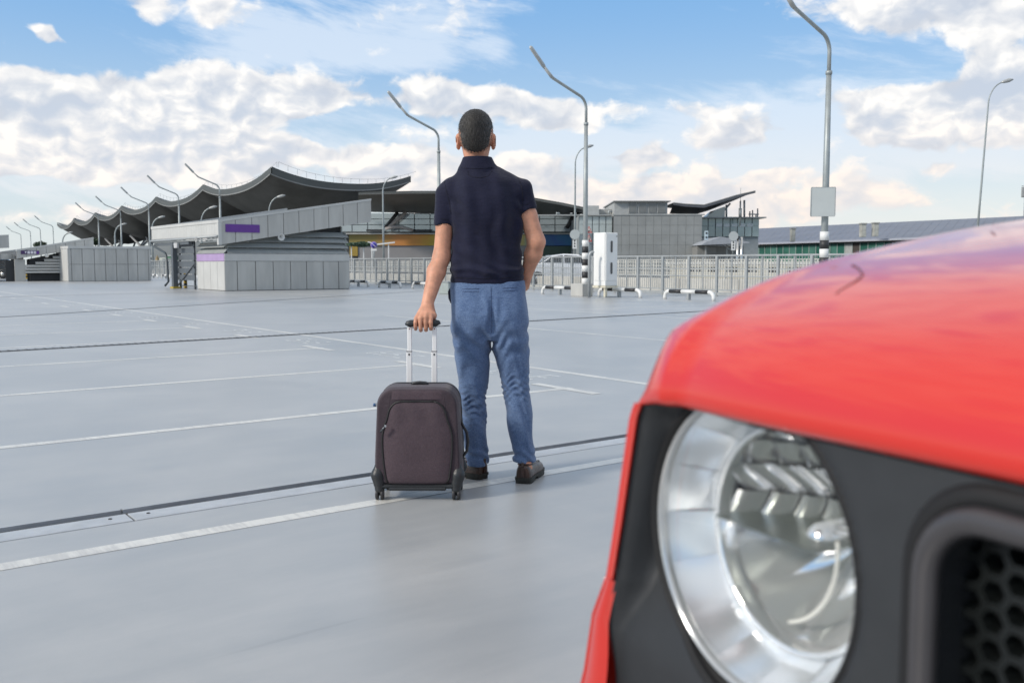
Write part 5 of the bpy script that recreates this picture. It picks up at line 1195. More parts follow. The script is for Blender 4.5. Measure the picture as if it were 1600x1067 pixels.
# ---- shoes
M_brown = mat('brown_leather', (.052, .028, .019), .32, 0, .35, 22, .25, 90, coat=.2, rvar=.08)
M_brown2 = mat('dark_brown_leather', (.040, .018, .012), .38, 0, .3, 22)
M_sole = mat('shoe_sole', (.022, .023, .019), .65, 0, .25, 30, .2, 90)
def shoe(an, dd, label):
    rz_ = math.atan2(dd[1], dd[0]); r_ = bpy.data.objects.new('shoe', None)
    secs = [(-.045, .020, .050), (-.042, .030, .058), (-.030, .036, .066), (0, .0385, .064), (.035, .039, .060), (.075, .042, .058), (.12, .048, .052), (.165, .050, .044), (.20, .044, .036), (.225, .030, .028), (.237, .012, .020)]
    def f(a, b):
        s_ = a*(len(secs)-1); i = min(int(s_), len(secs)-2); t = s_-i; q = [secs[i][j]*(1-t)+secs[i+1][j]*t for j in range(3)]; an_ = math.pi*b; c, s2_ = math.cos(an_), math.sin(an_)
        k = .72; w_ = q[1]*(abs(c)**k)*(1 if c > 0 else -1)*(1 - .10*s2_); return (q[0] - (.004*s2_ if a < .2 else 0), -w_, .026 + q[2]*(s2_**.6))
    up = obj('shoe', MB().grid(f, 40, 24), M_brown, man); up.location = tuple(an); up.rotation_euler = (0, 0, rz_)
    cp = MB(); n0 = [f(0, j/24) for j in range(25)]; cp.add(n0, [tuple(range(25))]); obj('heel_counter', cp, M_brown2, up)
    # sole with welt and raised arch
    out_ = []
    for i, q in enumerate(secs): out_.append((q[0]-.003 if i < 5 else q[0]+.004, q[1]+.0045))
    poly = [(x, w_) for x, w_ in out_] + [(x, -w_) for x, w_ in reversed(out_)]
    obj('welt', MB().prism([(x, w_, .016) for x, w_ in poly], (0, 0, .013)), M_sole, up)
    hp = [(x, w_) for x, w_ in poly if x < .04]; obj('heel', MB().prism([(x*.97+.003, w_*.96, .0) for x, w_ in hp], (0, 0, .0155)), M_sole, up)
    fp_ = [(x, w_) for x, w_ in poly if x > .07]; obj('sole', MB().prism([(x, w_*.97, .001) for x, w_ in fp_], (0, 0, .0145)), M_sole, up)
    rim = [(-.043, 0, .092), (-.036, .018, .091), (-.015, .030, .088), (.02, .033, .083), (.055, .030, .080), (.085, .020, .082), (.095, 0, .084), (.085, -.020, .082), (.055, -.030, .080), (.02, -.033, .083), (-.015, -.030, .088), (-.036, -.018, .091), (-.043, 0, .092)]
    obj('opening_rim', MB().tube(rim, .0035, 8), M_brown2, up)
    obj('heel_strip', MB().prism([(-.0505, -.008, .032), (-.0505, .008, .032), (-.0485, .007, .097), (-.0485, -.007, .097)], (.005, 0, 0)), M_brown2, up)
    obj('pull_tab', MB().box((-.0525, -.0065, .080), (-.044, .0065, .102), .003), M_brown, up)
    obj('apron_seam', MB().tube([(.095, .028, .083), (.14, .034, .077), (.175, .028, .066), (.195, 0, .060), (.175, -.028, .066), (.14, -.034, .077), (.095, -.028, .083)], .0022, 6), M_brown2, up)
    return up
shoe(aL, dL, ''); shoe(aR, dR, '')
# ================================================================= SUITCASE
SY = 4.01
sc0 = np.array([AY(652.5, 785, SY)[0], SY, 0.0])
def C(x, y, Y=SY): return AY(x, y, Y) - sc0
cs = thing('suitcase', 'dark plum fabric trolley suitcase on four wheels with its handle pulled up', 'suitcase', tuple(sc0), 0)
M_plum = fabric('plum_fabric', (.060, .043, .052), (.094, .068, .080), 700, .75, .25, .15, fold=.003)
M_plum_d = fabric('plum_fabric_dark', (.042, .031, .038), (.066, .050, .060), 700, .75, .25, .15, fold=.002)
M_plas = mat('black_plastic', (.022, .025, .028), .38, 0, .12, 12, .15, 140)
sf_ = Field((-.225, -.035, .035), (.225, .265, .52), .0032)
X, Y_, Z = sf_.ax[0][:, None, None], sf_.ax[1][None, :, None], sf_.ax[2][None, None, :]
zb, zt = .068, C(652, 602.5, SY+.10)[2]
def rrbox(X, Z, hw, zc, hh, r): qx, qz = np.abs(X)-hw+r, np.abs(Z-zc)-hh+r; return np.sqrt(np.maximum(qx, 0)**2+np.maximum(qz, 0)**2) + np.minimum(np.maximum(qx, qz), 0) - r
taper = 1 - .075*smst(Z, .10, .50); rr = .035 + .045*smst(Z, .25, .45)
d2 = rrbox(X/taper, Z, .193, (zb+zt)/2, (zt-zb)/2, rr); prof_in = .022*(1-np.clip(Y_/.05, 0, 1))**2.2
dY = np.maximum(-Y_ , Y_-.245) ; e1 = np.maximum(d2+.018, 0); e2 = np.maximum(dY+.018, 0)
dd_ = np.sqrt(e1**2+e2**2) + np.minimum(np.maximum(d2+.018, dY+.018), 0) - .018
bulge = .012*np.exp(-((X/.13)**4)) * np.exp(-(((Z-.27)/.22)**4))
dd_ = dd_ + .010*smst(.06-Y_, 0, .06) - bulge*(Y_ < .05)
sf_.F[:] = dd_
shell = link('shell', sf_.mesh('shell'), M_plum_d, cs)
for y_ in (.185,):
    q = []
    for k in range(90):
        a = 2*math.pi*k/90; dx_, dz_ = math.cos(a), math.sin(a); lo_, hi_ = 0, .5
        for _ in range(22):
            m_ = (lo_+hi_)/2; x_, z_ = dx_*m_, (zb+zt)/2+dz_*m_
            i, j_, k_ = int(round((x_-sf_.lo[0])/sf_.h)), int(round((y_-sf_.lo[1])/sf_.h)), int(round((z_-sf_.lo[2])/sf_.h))
            v = sf_.F[min(max(i, 0), sf_.n[0]-1), j_, min(max(k_, 0), sf_.n[2]-1)]
            if v < 0: lo_ = m_
            else: hi_ = m_
        q.append((dx_*lo_, y_, (zb+zt)/2+dz_*lo_))
    q.append(q[0]); q = [tuple((np.array(q[i-1 if i else -2])+2*np.array(q[i])+np.array(q[(i+1) % len(q)]))/4) for i in range(len(q))]
    obj('piping', MB().tube(q, .0042, 8, cap=False), M_plas, cs)
# front pocket: a domed panel sitting on the shell
def spt(x, z, out=.001): return sf_.front(x, z, out)
pzb, pzt = .073, C(652, 627, SY)[2]
def pocket_half(z):
    t = np.clip((z-pzb)/(pzt-pzb), 0, 1); w_ = .134 + .018*math.sin(min(t*1.3, 1)*math.pi*.75) - .030*smst(t, .55, 1.0); r = .05
    if z > pzt - r: w_ = w_ - r + math.sqrt(max(r*r-(z-pzt+r)**2, 0))
    if z < pzb + .03: w_ = w_ - .02 + math.sqrt(max(.02**2*(1-((pzb+.03-z)/.03)**2), 0))
    return w_
def pk(a, b):
    z = pzb + (pzt-pzb)*b; x = (2*a-1)*pocket_half(z); s_ = spt(x, z, 0); e = 1-abs(2*a-1)**6; e2 = 1-abs(2*b-1)**8
    wr_ = .0016*math.sin(x*70+1.5*math.sin(z*30))*smst(z, pzt-.16, pzt-.03)
    return (x, s_[1] - .0015 - .0075*min(e, e2) + wr_*e, z)
pocket = obj('front_pocket', MB().grid(pk, 60, 70), M_plum, cs)
edge = [pk(0, t) for t in np.linspace(.02, .86, 26)] + [pk(a, 1 - .0) for a in np.linspace(.0, 1, 3)[1:2]]*0
top_e = [pk(0, t) for t in np.linspace(.86, .999, 10)] + [pk(a, .999) for a in np.linspace(0, 1, 24)] + [pk(1, t) for t in np.linspace(.999, .86, 10)]
pe = [pk(0, t) for t in np.linspace(.02, .84, 24)] + top_e + [pk(1, t) for t in np.linspace(.84, .02, 24)]
obj('zip_piping', MB().tube([(p[0], p[1]-.001, p[2]) for p in pe], .0042, 8), mat('zip_black', (.012, .012, .013), .5), pocket)
for sg in (-1, 1):
    q = [spt(sg*(.112 + .038*(1-t)**1.5 + .012*math.sin(t*3)), .10 + (zt-.012-.10)*t, -.001) for t in np.linspace(.12, 1, 24)]
    obj('panel_seam', MB().tube([p for p in q if p], .0022, 6), M_plum_d, cs)
tb = MB().grid(lambda a, b: (lambda x, z: (x, (spt(x, z, 0) or (0, .02, 0))[1] - .0022*(1-abs(2*a-1)**8), z))((2*a-1)*(.108), pzt + .008 + (zt-.010-pzt-.008)*b), 30, 8)
obj('top_panel', tb, M_plum, cs)
zp = obj('zip_pull', MB().tube([C(602, 665.5, SY-.02), C(600, 668, SY-.024), C(594, 675, SY-.02)], [.003, .0045, .004], 8), mat('zip_metal', (.10, .11, .12), .3, .7), cs); obj('zip_slider', MB().box(tuple(C(601, 667, SY-.02)), tuple(C(603.5, 664, SY-.028)), .001), mat('silver_metal', (.6, .6, .6), .25, 1), zp)
obj('lock_tag', MB().lathe([(0, -.008), (.007, -.006), (.008, 0), (.006, .007), (0, .008)], 12, 'x', tuple(C(585.5, 632.5, SY+.08))), mat('tag_blue', (.03, .09, .20), .3), cs)
obj('zip_slider', MB().box(tuple(C(587, 634, SY+.07)), tuple(C(591, 628, SY+.09)), .002), mat('silver_metal', (.6, .6, .6), .25, 1), cs)
obj('base_tray', MB().box((-.178, .004, .052), (.178, .222, .072), .008), M_plas, cs)
obj('base_bar', MB().box((-.125, -.006, .046), (.125, .01, .060), .004), M_plas, cs)
# corner guards and casters
def caster(sg, y, fr):
    gq = Field((sg*.18-.055, y-.06, .0), (sg*.18+.055, y+.06, .19), .0034); c = np.array([sg*.168, y, 0])
    gq.chain([c + (sg*.006, .0, .150), c + (sg*.008, -.004, .11), c + (sg*.002, -.006, .075)], [.016, .027, .026], .015)
    gq.chain([c + (0, -.006, .085), c + (0, -.008, .05)], [.0225, .0215], .004)
    gd = link('corner_guard', gq.mesh('corner_guard'), M_plas, cs)
    fk = obj('caster_fork', MB().tube([c + (0, -.008, .056), c + (0, -.004, .042), c + (sg*.001, .004, .024)], [.020, .019, .0125], 14, squash=.9), M_plas, cs)
    for o_ in (-.0075, .0075): obj('wheel', MB().lathe([(.010, -.0065), (.0225, -.0065), (.025, -.0035), (.025, .0035), (.0225, .0065), (.010, .0065), (0, .007)], 24, 'x', tuple(c + (o_*1.5, -.004, .0252))), mat('wheel_rubber', (.03, .03, .032), .45), fk)
    obj('axle', MB().lathe([(.004, -.015), (.004, .015)], 10, 'x', tuple(c + (0, -.004, .0252)), cap=True), mat('silver_metal', (.6, .6, .6), .25, 1), fk)
for sg in (-1, 1): caster(sg, .030, True); caster(sg, .212, False)
# telescopic handle
M_al = mat('brushed_aluminium', (.82, .82, .81), .4, .15, .03, 5)
HY = HZ0 - SY
for x in (640, 679):
    a, b_, c_ = C(x, 603, HZ0), C(x, 549, HZ0), C(x - (.0), 511, HZ0)
    obj('handle_tube', MB().box((a[0]-.0125, HY-.009, zt-.05), (a[0]+.0125, HY+.009, b_[2]), .003), M_al, cs)
    obj('handle_tube', MB().box((c_[0]-.0100, HY-.0068, b_[2]), (c_[0]+.0100, HY+.0068, c_[2]), .003), M_al, cs)
    obj('tube_collar', MB().box((a[0]-.0132, HY-.0098, b_[2]-.002), (a[0]+.0132, HY+.0098, b_[2]+.003), .001), mat('grey_plastic', (.25, .25, .26), .5), cs)
    obj('lock_button', MB().box((a[0]-.0035, HY-.0108, b_[2]-.018), (a[0]+.0035, HY-.0085, b_[2]-.009), .001), M_black, cs)
    obj('rivet', MB().lathe([(0, -.0085), (.0028, -.008), (.003, -.0065)], 8, 'y', (c_[0], HY, c_[2]-.008)), mat('rivet_red', (.2, .06, .05), .4), cs)
g0, g1 = C(636.5, 507, HZ0), C(685, 506, HZ0); gm_ = (g0+g1)/2
obj('grip', MB().tube([g0 + (.0, 0, -.006), g0 + (.004, 0, .001), g0 + (.016, 0, .0045), gm_ + (0, 0, .0055), g1 + (-.016, 0, .0045), g1 + (-.004, 0, .001), g1 + (0, 0, -.006)], [.0135, .0165, .0165, .0155, .0165, .0165, .0135], 18), M_plas, cs)
obj('top_handle', MB().tube([(-.035, .14, zt-.004), (-.028, .14, zt+.006), (0, .14, zt+.0085), (.028, .14, zt+.006), (.035, .14, zt-.004)], .006, 8, squash=1.3), M_plas, cs)
ha = [C(719.5, 655, SY+.12), C(723, 664, SY+.12), C(729.5, 676, SY+.12), C(731, 690, SY+.12), C(729.5, 704, SY+.12), C(723, 714, SY+.12), C(719, 722, SY+.12)]
obj('side_handle', MB().tube(ha, [.006, .006, .0065, .007, .0065, .006, .006], 8), M_plas, cs)
obj('side_foot', MB().tube([(-.176, .13, .19), (-.190, .13, .175), (-.186, .13, .12)], .008, 8), M_plas, cs)
# ================================================================= RED CAR
M_paint = mat('red_car_paint', (.60, .020, .009), .32, 0, .02, 1, coat=1.0)
M_paint.node_tree.nodes['Principled BSDF'].inputs['Coat Roughness'].default_value = .08
M_trim = mat('matt_black_trim', (.024, .026, .029), .42, 0, .08, 30, .25, 900)
M_gloss = mat('bezel_grey', (.050, .047, .050), .30, 0, .05, 20)
M_mirror = mat('headlight_chrome', (.95, .95, .95), .10, .82, .0, 2)
M_mirror2 = mat('headlight_chrome_satin', (.90, .92, .94), .22, .72, .03, 8)
M_gap = mat('panel_gap_black', (.006, .006, .007), .7)
M_lens = glass_sheet('clear_lens', (.97, .98, .98), .0)
M_paint.node_tree.nodes['Principled BSDF'].inputs['Coat IOR'].default_value = 1.6
M_paint.node_tree.nodes['Principled BSDF'].inputs['Specular IOR Level'].default_value = .2
M_hgap = mat('panel_gap_red', (.10, .008, .008), .5)
F_ANG = math.atan2(-.893, .447)
car = thing('red_car', 'bright red car close to the camera, headlight and bonnet corner in view', 'car', (.1658, .664, 0), F_ANG)
TC = .70; HLZ = .818; HLT = -.018; HLR = .120
PB = [(.010, .9150), (.001, .9165), (-.003, .920), (-.0035, .9265), (-.0015, .937), (.003, .949), (.013, .965), (.032, .9815), (.062, .9965), (.105, 1.0125), (.16, 1.027), (.23, 1.040), (.35, 1.058), (.508, 1.075), (.80, 1.10), (1.08, 1.115)]
PBa = np.array(PB); sL = np.concatenate([[0], np.cumsum(np.hypot(np.diff(PBa[:, 0]), np.diff(PBa[:, 1])))])
def prof(s): return float(cubic(sL, PBa[:, 0], np.array([s]))[0]), float(cubic(sL, PBa[:, 1], np.array([s]))[0])
TSz = np.array([.35, .45, .55, .64, .70, .746, .80, .88, .90, .92, .96, 1.12]); TSt = np.array([-.262, -.268, -.256, -.222, -.208, -.183, -.1695, -.1515, -.147, -.136, -.131, -.129])
def ts(z): return float(np.interp(z, TSz, TSt))
NJ = 70; sj = [sL[-1] * (j/NJ)**1.9 for j in range(NJ+1)]
ZSEAM = .748
S03 = float(np.interp(.03, PBa[4:, 0], sL[4:]))
def lat(s):
    """points of one lateral section: centre line -> shoulder -> side, down to the seam"""
    b, z = prof(s); q = []; bs = max(b, .03) if b > .03 else .03*s/S03; zc_ = lambda t: z + (.002 + .012*(1-((t-TC)/.84)**2))*(.15 + .85*float(smst(b, 0, .12))) + .003*float(smst(b, .1, .5))
    for t in np.linspace(TC, -.085, 36): q.append((t, b + .006*max(0, (.05-t)/.135)**2, zc_(t)))
    dr = .008 + .036*float(smst(b, 0, .12)); t1 = -.085; z1 = zc_(t1); z2 = z1 - dr; wd_ = .010*float(smst(b, .0, .10)) + .030*float(smst(b, .15, .8)); t2 = ts(z2) - wd_ + .002
    for a in np.linspace(0, math.pi/2, 11)[1:]: q.append((t1 + (t2-t1)*math.sin(a), b*(1-math.sin(a)**2) + bs*math.sin(a)**2, z2 + dr*math.cos(a) if a < math.pi/2 - 1e-6 else z2))
    for v in np.linspace(0, 1, 16)[1:]:
        zz_ = z2*(1-v) + ZSEAM*v; q.append((ts(zz_) - wd_ + .002, bs, zz_))
    return q
rows_ = [lat(s) for s in sj]; nl = len(rows_[0])
def mir(p): return (2*TC - p[0], p[1], p[2])
v = [p for r in rows_ for p in r]; Fq = [(j*nl+i, (j+1)*nl+i, (j+1)*nl+i+1, j*nl+i+1) for j in range(NJ) for i in range(nl-1)]
hm = MB().add(v, Fq, True); hm.add([mir(p) for p in v], [q[::-1] for q in Fq], True)
ho = obj('bonnet', hm, M_paint, car); sd = ho.modifiers.new('s', 'SOLIDIFY'); sd.thickness = .0012; sd.offset = 0
wm = ho.modifiers.new('w', 'WELD'); wm.merge_threshold = .0005
# lower fender / bumper corner strip
def TL(z): return ts(z) + .008 + .020*float(smst(ZSEAM+.01-z, 0, .12))
def low(a, b):
    z = (ZSEAM - .003)*(1-b) + .30*b; s_ = a*a*.9; return (ts(z) - .006 - .012*min(1, a*6), .008 + s_, z)
for fn_ in (low, lambda a, b: mir(low(a, b))):
    lf = obj('lower_wing', MB().grid(fn_, 30, 30), M_paint, car); sd = lf.modifiers.new('s', 'SOLIDIFY'); sd.thickness = .003; sd.offset = 0
def inner_edge(a, b):
    z = (ZSEAM - .003)*(1-b) + .30*b; return (ts(z) - .006 + (TL(z) + .002 - ts(z) + .006)*a, .008 - .004*math.sin(a*math.pi), z)
def edge_up(a, b):
    z = .913*(1-b) + ZSEAM*b; return (ts(z) + .002 + .008*a, .0 - .002*math.sin(a*math.pi*.8) + .003*a, z)
obj('wing_edge', MB().grid(edge_up, 6, 30), M_paint, car)
obj('lower_wing_edge', MB().grid(inner_edge, 5, 30), M_paint, car)
# front black panel
def in_slot(t, z, off=0.0):
    for k in range(7):
        c = SL0 + SLP*k; qx, qz = abs(t-c)-SLW-off+SLR, abs(z-SLZ)-SLH-off+SLR
        if math.hypot(max(qx, 0), max(qz, 0)) + min(max(qx, qz), 0) - SLR < 0: return True
    return False
SL0, SLP, SLW, SLH, SLZ, SLR = .212, .163, .050, .093, .795, .034
def panel_b(t, z):
    t_ = t if t < TC else 2*TC - t; r = math.hypot(t_-HLT, z-HLZ)
    b = .006 + .010*float(smst(z, .70, .58))
    deep = .024*float(smst(-t_, -.075, .125)) * float(smst(.085 - abs(z-HLZ), -.05, .06)) + .010*float(smst(-t_, -.03, .12))
    e = t_ - (ts(z) + .008); b += deep*float(smst(e, 0, .024))
    b += .004*float(smst(.006 - (r-HLR), 0, .006))*float(smst(t_, 0, .06))
    return b
def panel_half(flip):
    mb = MB(); NT, NZ = 176, 72; idx = {}; vs = []; fs = []
    for i in range(NT+1):
        for j in range(NZ+1):
            z = .560 + (.9145-.560)*j/NZ; tl = TL(z); t = tl + (TC - tl)*i/NT; vs.append((2*TC-t if flip else t, panel_b(t, z), z))
    for i in range(NT):
        for j in range(NZ):
            a = i*(NZ+1)+j; ct = sum(((2*TC-vs[q][0]) if flip else vs[q][0]) for q in (a, a+NZ+1, a+NZ+2, a+1))/4; cz = (vs[a][2]+vs[a+1][2])/2
            if math.hypot(ct-HLT, cz-HLZ) < HLR - .001 or in_slot(ct, cz, .0155): continue
            f = (a, a+NZ+1, a+NZ+2, a+1); fs.append(f[::-1] if flip else f)
    return mb.add(vs, fs, True)
pn = panel_half(False); p2_ = panel_half(True); pn.add(p2_.v, p2_.f, True); pnl = obj('front_panel', pn, M_trim, car)
def rrpath(c, zc_, hw, hh, r, b, n=8):
    q = []
    for sx, sz, a0 in ((1, 1, 0), (-1, 1, 90), (-1, -1, 180), (1, -1, 270)):
        for i in range(n+1): a = R(a0+90*i/n); q.append((c + sx*(hw-r) + r*math.cos(a), b, zc_ + sz*(hh-r) + r*math.sin(a)))
    return q + [q[0], q[1]]
# hexagon mesh shared by all grille openings
hx = MB(); hs = .0098
for i in range(-7, 8):
    for j in range(-12, 13):
        cx_ = i*hs*1.5; cz_ = (j + (.5 if i % 2 else 0))*hs*1.732
        if abs(cx_) > SLW+.012 or abs(cz_) > SLH+.012: continue
        ring = []
        for rr_, bb in ((hs*.98, 0), (hs*.74, .0), (hs*.66, .012), (hs*.98, .012)):
            ring.append([(cx_ + rr_*math.cos(R(60*k)), bb, cz_ + rr_*math.sin(R(60*k))) for k in range(6)])
        vs = [p for r_ in ring for p in r_]; fs = [(a*6+k, a*6+(k+1) % 6, (a+1)*6+(k+1) % 6, (a+1)*6+k) for a in range(3) for k in range(6)]; hx.add(vs, fs)
hexme = hx.mesh('honeycomb'); M_hex = mat('honeycomb_black', (.009, .011, .011), .35, 0, .1, 20)
bez = MB().tube(rrpath(0, SLZ, SLW+.004, SLH+.004, SLR+.004, .001), .0078, 10, cap=False, squash=1.1).mesh('bezel')
grv = MB().tube(rrpath(0, SLZ, SLW+.0165, SLH+.0165, SLR+.0165, .0100), .0092, 10, cap=False).mesh('groove')
wallm = MB(); pth = rrpath(0, SLZ, SLW-.001, SLH-.001, SLR-.001, 0)[:-1]
wallm.add([(p[0], -.002, p[2]) for p in pth] + [(p[0], .05, p[2]) for p in pth], [(i, i+1, len(pth)+i+1, len(pth)+i) for i in range(len(pth)-1)], True); wallme = wallm.mesh('opening_wall')
for k in range(7):
    c = SL0 + SLP*k; so = link('grille_slot', bez, M_gloss, car); so.location.x = c
    for nm, me_, mm, by in (('groove', grv, M_gap, 0), ('opening_wall', wallme, M_trim, 0)): o = link(nm, me_, mm, so); o.location.y = by
    o = link('honeycomb', hexme, M_hex, so, kind='stuff'); o.location = (0, .026, SLZ)
obj('grille_back', MB().box((SL0 - .09, .052, .56), (2*TC - SL0 + .09, .06, .91)), M_gap, car)
# headlights
def surround(flip):
    def f(a, b):
        an = a*2*math.pi; t, z = HLT + (HLR+.0005)*math.cos(an), HLZ + (HLR+.0005)*math.sin(an); b0 = panel_b(t, min(z, .914)) + .0005
        return (2*TC - t if flip else t, b0*(1-b) + .055*b, min(z, .9165))
    obj('headlight_surround', MB().grid(f, 96, 3), M_gap, car)
    pts = [tuple(np.array(f(k/96, 0)) + (0, .0008, 0)) for k in range(97)]
    obj('surround_lip', MB().tube([p for p in pts], .0042, 8, cap=False), M_gap, car)
surround(False); surround(True)
def headlight(tc_):
    h = obj('headlight', MB().lathe([(.1025, .030), (.1055, -.002), (.1035, -.003), (.1015, .002), (.1005, .012)], 96, 'y'), M_gap, car); h.location = (tc_, .022, HLZ); h.scale = (1.15, 1.19, 1.15)
    obj('lens', MB().lathe([(r_, .004 - .012*(1-(r_/.1)**2)) for r_ in np.linspace(.0, .1005, 18)], 80, 'y'), M_lens, h)
    obj('lens_edge', MB().lathe([(.1005, .004), (.0995, -.0005), (.0975, -.001), (.0965, .003), (.0975, .008)], 96, 'y'), mat('lens_rim', (.55, .56, .56), .15, .6, .02, 8), h)
    # outer chrome bowl with shallow steps
    for k in range(16):
        jit, jt2 = rng.uniform(-.006, .006), rng.uniform(-.008, .008)
        def bowl(a, b, k=k, jit=jit, jt2=jt2):
            an = (k + a)/16*2*math.pi; r_ = .0975 - .020*b
            return (r_*math.cos(an), .006 + .038*b**.9 + jit*math.sin(a*math.pi)*b + jt2*(a-.5)*math.sin(b*math.pi), r_*math.sin(an))
        obj('outer_bowl', MB().grid(bowl, 8, 8), M_mirror2, h)
    rb = MB()
    rb.lathe([(.0785, .046), (.0775, .036), (.0755, .033), (.0735, .036), (.0730, .050)], 96, 'y'); obj('inner_ring', rb, M_mirror, h)
    ribs = MB()
    for k in range(110):
        a = 2*math.pi*k/110
        if math.sin(a) < .25: ribs.tube([(.0783*math.cos(a), .040, .0783*math.sin(a)), (.0755*math.cos(a), .0322, .0755*math.sin(a))], .0007, 4)
    obj('ring_ribs', ribs, M_mirror2, h, kind='stuff')
    # inner reflector: separate stepped facets
    nf = 9
    for row_, (z0, z1) in enumerate(((.018, .040), (.040, .060), (.060, .0735), (.0, .018))):
        for k in range(nf):
            x0, x1 = -.0725 + .145*k/nf, -.0725 + .145*(k+1)/nf
            def fc(a, b, x0=x0, x1=x1, z0=z0, z1=z1, k=k, row_=row_):
                x, z = x0 + (x1-x0)*a + .010*(b-.5)*(1 if row_ % 2 else -1), z0 + (z1-z0)*b; r_ = min(math.hypot(x, z), .0728); s_ = r_/max(math.hypot(x, z), 1e-6)
                return (x*s_, .100 - 9.6*r_*r_ - .007*math.sin(math.pi*a) + .006*(a-.5) - .006*(b-.5), z*s_)
            if math.hypot(min(abs(x0), abs(x1)) if x0*x1 > 0 else 0, z0) < .0725: obj('reflector_facet', MB().grid(fc, 6, 4), M_mirror, h)
    def lower(a, b):
        an = math.pi + math.pi*a; r_ = .016 + .0568*b; k = math.floor(a*5)/5
        return (r_*math.cos(an), .100 - 9.6*r_*r_ + (.0075*abs(math.sin(a*math.pi*4)) + .005*math.sin(a*9)*b)*(1-b**3), r_*math.sin(an))
    obj('lower_reflector', MB().grid(lower, 60, 14), M_mirror, h)
    obj('divider', MB().box((-.072, .030, -.0012), (.030, .098, .0)), mat('divider_grey', (.20, .22, .20), .3, .6), h)
    obj('light_housing', MB().lathe([(.098, .045), (.09, .115), (0, .118)], 40, 'y'), M_gap, h)
    obj('bulb_cap', MB().lathe([(0, .050), (.006, .0505), (.0105, .056), (.0115, .068), (.011, .10)], 28, 'y', (.004, 0, -.002)), M_mirror, h)
    obj('reflection_arc', MB().tube([(.062*math.cos(a) - .030, .046, .062*math.sin(a) - .004) for a in np.linspace(-1.25, .15, 18)], .0013, 6), mat('arc_pale', (.75, .74, .68), .4), h)  # pale tube drawn in place of an arc-shaped edge reflection in the lens
    return h
headlight(HLT); headlight(2*TC - HLT)
# bonnet shut line and small mark, laid on the surface
def on_bonnet(x, y):
    r = ray(x, y); o = np.array([0, 0, EYE]); ca_, sa_ = math.cos(F_ANG), math.sin(F_ANG); best = None
    for d in np.linspace(.3, 1.6, 900):
        p = o + r*d; q = p - np.array([.1658, .664, 0]); t, b = q[0]*ca_ + q[1]*sa_, -q[0]*sa_ + q[1]*ca_
        if b < .02 or b > 1.05: continue
        zc_ = float(np.interp(b, PBa[4:, 0], PBa[4:, 1])) + (.002 + .012*(1-((t-TC)/.84)**2))*(.15 + .85*float(smst(b, 0, .12))) + .003*float(smst(b, .1, .5))
        if t < -.085: zc_ -= .04*(min(1, (-.085-t)/.06))**2.2
        if p[2] < zc_: return (t, b, zc_ + .0004)
    return None
for nm, pts in (('shut_line', [(1332, 416), (1341, 421), (1349, 432)]), ('shut_line', [(1349, 432), (1334, 444), (1318, 453), (1304, 464)]), ('bonnet_mark', [(1549, 364), (1556, 371)])):
    q = []
    for (xa, ya), (xb, yb) in zip(pts[:-1], pts[1:]):
        for k in range(6): w_ = on_bonnet(xa + (xb-xa)*k/6, ya + (yb-ya)*k/6); q += [w_] if w_ else []
    print('GAP', nm, q[:1], q[-1:])
    if len(q) > 2: obj(nm, MB().tube(q, .0011, 6), M_hgap, car)
# bumper, sills, cabin: the rest of the car
def bump(a, b):
    t = -.24 + (2*TC+.48)*a; e = abs(2*a-1); z = .56 - .30*b; return (t, -.05*math.sin(math.pi*min(b*1.2, 1)) + .30*max(0, e-.86)/.14*.5 + .02, z)
obj('bumper', MB().grid(bump, 50, 14), M_trim, car)
obj('number_plate', MB().box((TC-.26, -.062, .40), (TC+.26, -.048, .51), .003), M_white, car)
arch = []
def side_profile():
    q = [(.10, .30)]
    for cb_ in (.80, 3.37):
        for i in range(13): a = math.pi - math.pi*i/12; q.append((cb_ + .39*math.cos(a), .34 + .39*math.sin(a)))
    q = [p for p in q]; q += [(4.12, .32), (4.20, .60), (4.16, 1.05), (3.9, 1.10), (1.12, 1.085), (.60, 1.03), (.40, .94), (.30, .6)]
    return q
sp_ = [(p[0] if p[0] > .42 else .42, p[1]) for p in side_profile()]
for tt in (-.165, 2*TC + .155):
    obj('body_side', MB().prism([(tt, b, z) for b, z in sp_], (.01 if tt < 0 else .01, 0, 0)), M_paint, car)
obj('underbody', MB().box((-.14, .45, .28), (2*TC+.14, 4.1, .60)), M_gap, car)
obj('tailgate', MB().box((-.15, 4.10, .5), (2*TC+.15, 4.17, 1.08), .03), M_paint, car)
cab = [(1.12, 1.09), (1.72, 1.62), (1.95, 1.665), (3.75, 1.64), (4.10, 1.10)]
obj('roof', MB().prism([(.02, 1.74, 1.625), (.02, 1.95, 1.67), (.02, 3.75, 1.645), (.02, 3.70, 1.60), (.02, 1.80, 1.60)], (2*TC-.04, 0, 0)), M_paint, car)
M_win = mat('car_glass_dark', (.02, .025, .028), .05, 0, .02, 1)
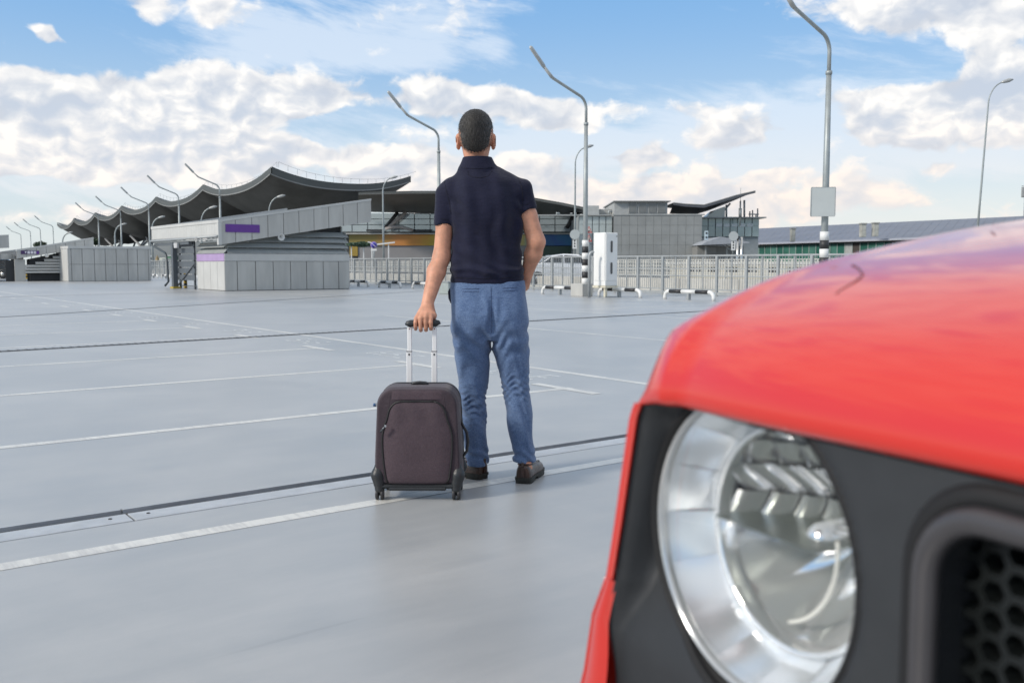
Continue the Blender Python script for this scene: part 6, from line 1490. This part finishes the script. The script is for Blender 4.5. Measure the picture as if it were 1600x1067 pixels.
obj('windscreen', MB().add([(-.06, 1.13, 1.10), (2*TC+.06, 1.13, 1.10), (2*TC-.03, 1.74, 1.625), (.03, 1.74, 1.625)], [(0, 1, 2, 3)]), M_win, car)
obj('rear_window', MB().add([(-.06, 4.10, 1.08), (2*TC+.06, 4.10, 1.08), (2*TC-.03, 3.76, 1.64), (.03, 3.76, 1.64)], [(0, 1, 2, 3)]), M_win, car)
for sx in (0, 1):
    X_ = lambda t: t if sx == 0 else 2*TC - t
    for b0_, b1_, b2_, b3_ in ((1.22, 2.30, 2.30, 1.80), (2.38, 3.25, 3.25, 2.38), (3.33, 4.02, 3.74, 3.33)):
        obj('side_window', MB().add([(X_(-.10), b0_, 1.10), (X_(-.10), b1_, 1.10), (X_(.015), b2_, 1.60), (X_(.015), b3_, 1.60)], [(0, 1, 2, 3)]), M_win, car)
    for b0_, b1_ in ((2.30, 2.38), (3.25, 3.33)): obj('pillar', MB().add([(X_(-.104), b0_, 1.09), (X_(-.104), b1_, 1.09), (X_(.012), b1_, 1.61), (X_(.012), b0_, 1.61)], [(0, 1, 2, 3)]), M_paint, car)
    obj('front_pillar', MB().tube([(X_(-.11), 1.13, 1.09), (X_(.01), 1.77, 1.62)], .035, 8), M_paint, car); obj('rear_pillar', MB().tube([(X_(-.11), 4.08, 1.09), (X_(.01), 3.75, 1.63)], .05, 8), M_paint, car)
    obj('wing_mirror', MB().box((X_(-.36), 1.28, 1.10), (X_(-.17), 1.40, 1.24), .03), M_paint, car)
    for bc in (.80, 3.37):
        wh = obj('wheel', MB().lathe([(.20, -.10), (.33, -.11), (.345, -.08), (.345, .08), (.33, .11), (.20, .10)], 40, 'x'), mat('tyre_rubber', (.02, .02, .02), .8), car); wh.location = (X_(-.06), bc, .345)
        obj('rim', MB().lathe([(0, -.09), (.05, -.095), (.06, -.06), (.19, -.07), (.205, -.10)], 30, 'x') if sx == 0 else MB().lathe([(0, .09), (.05, .095), (.06, .06), (.19, .07), (.205, .10)], 30, 'x'), M_mirror2, wh)
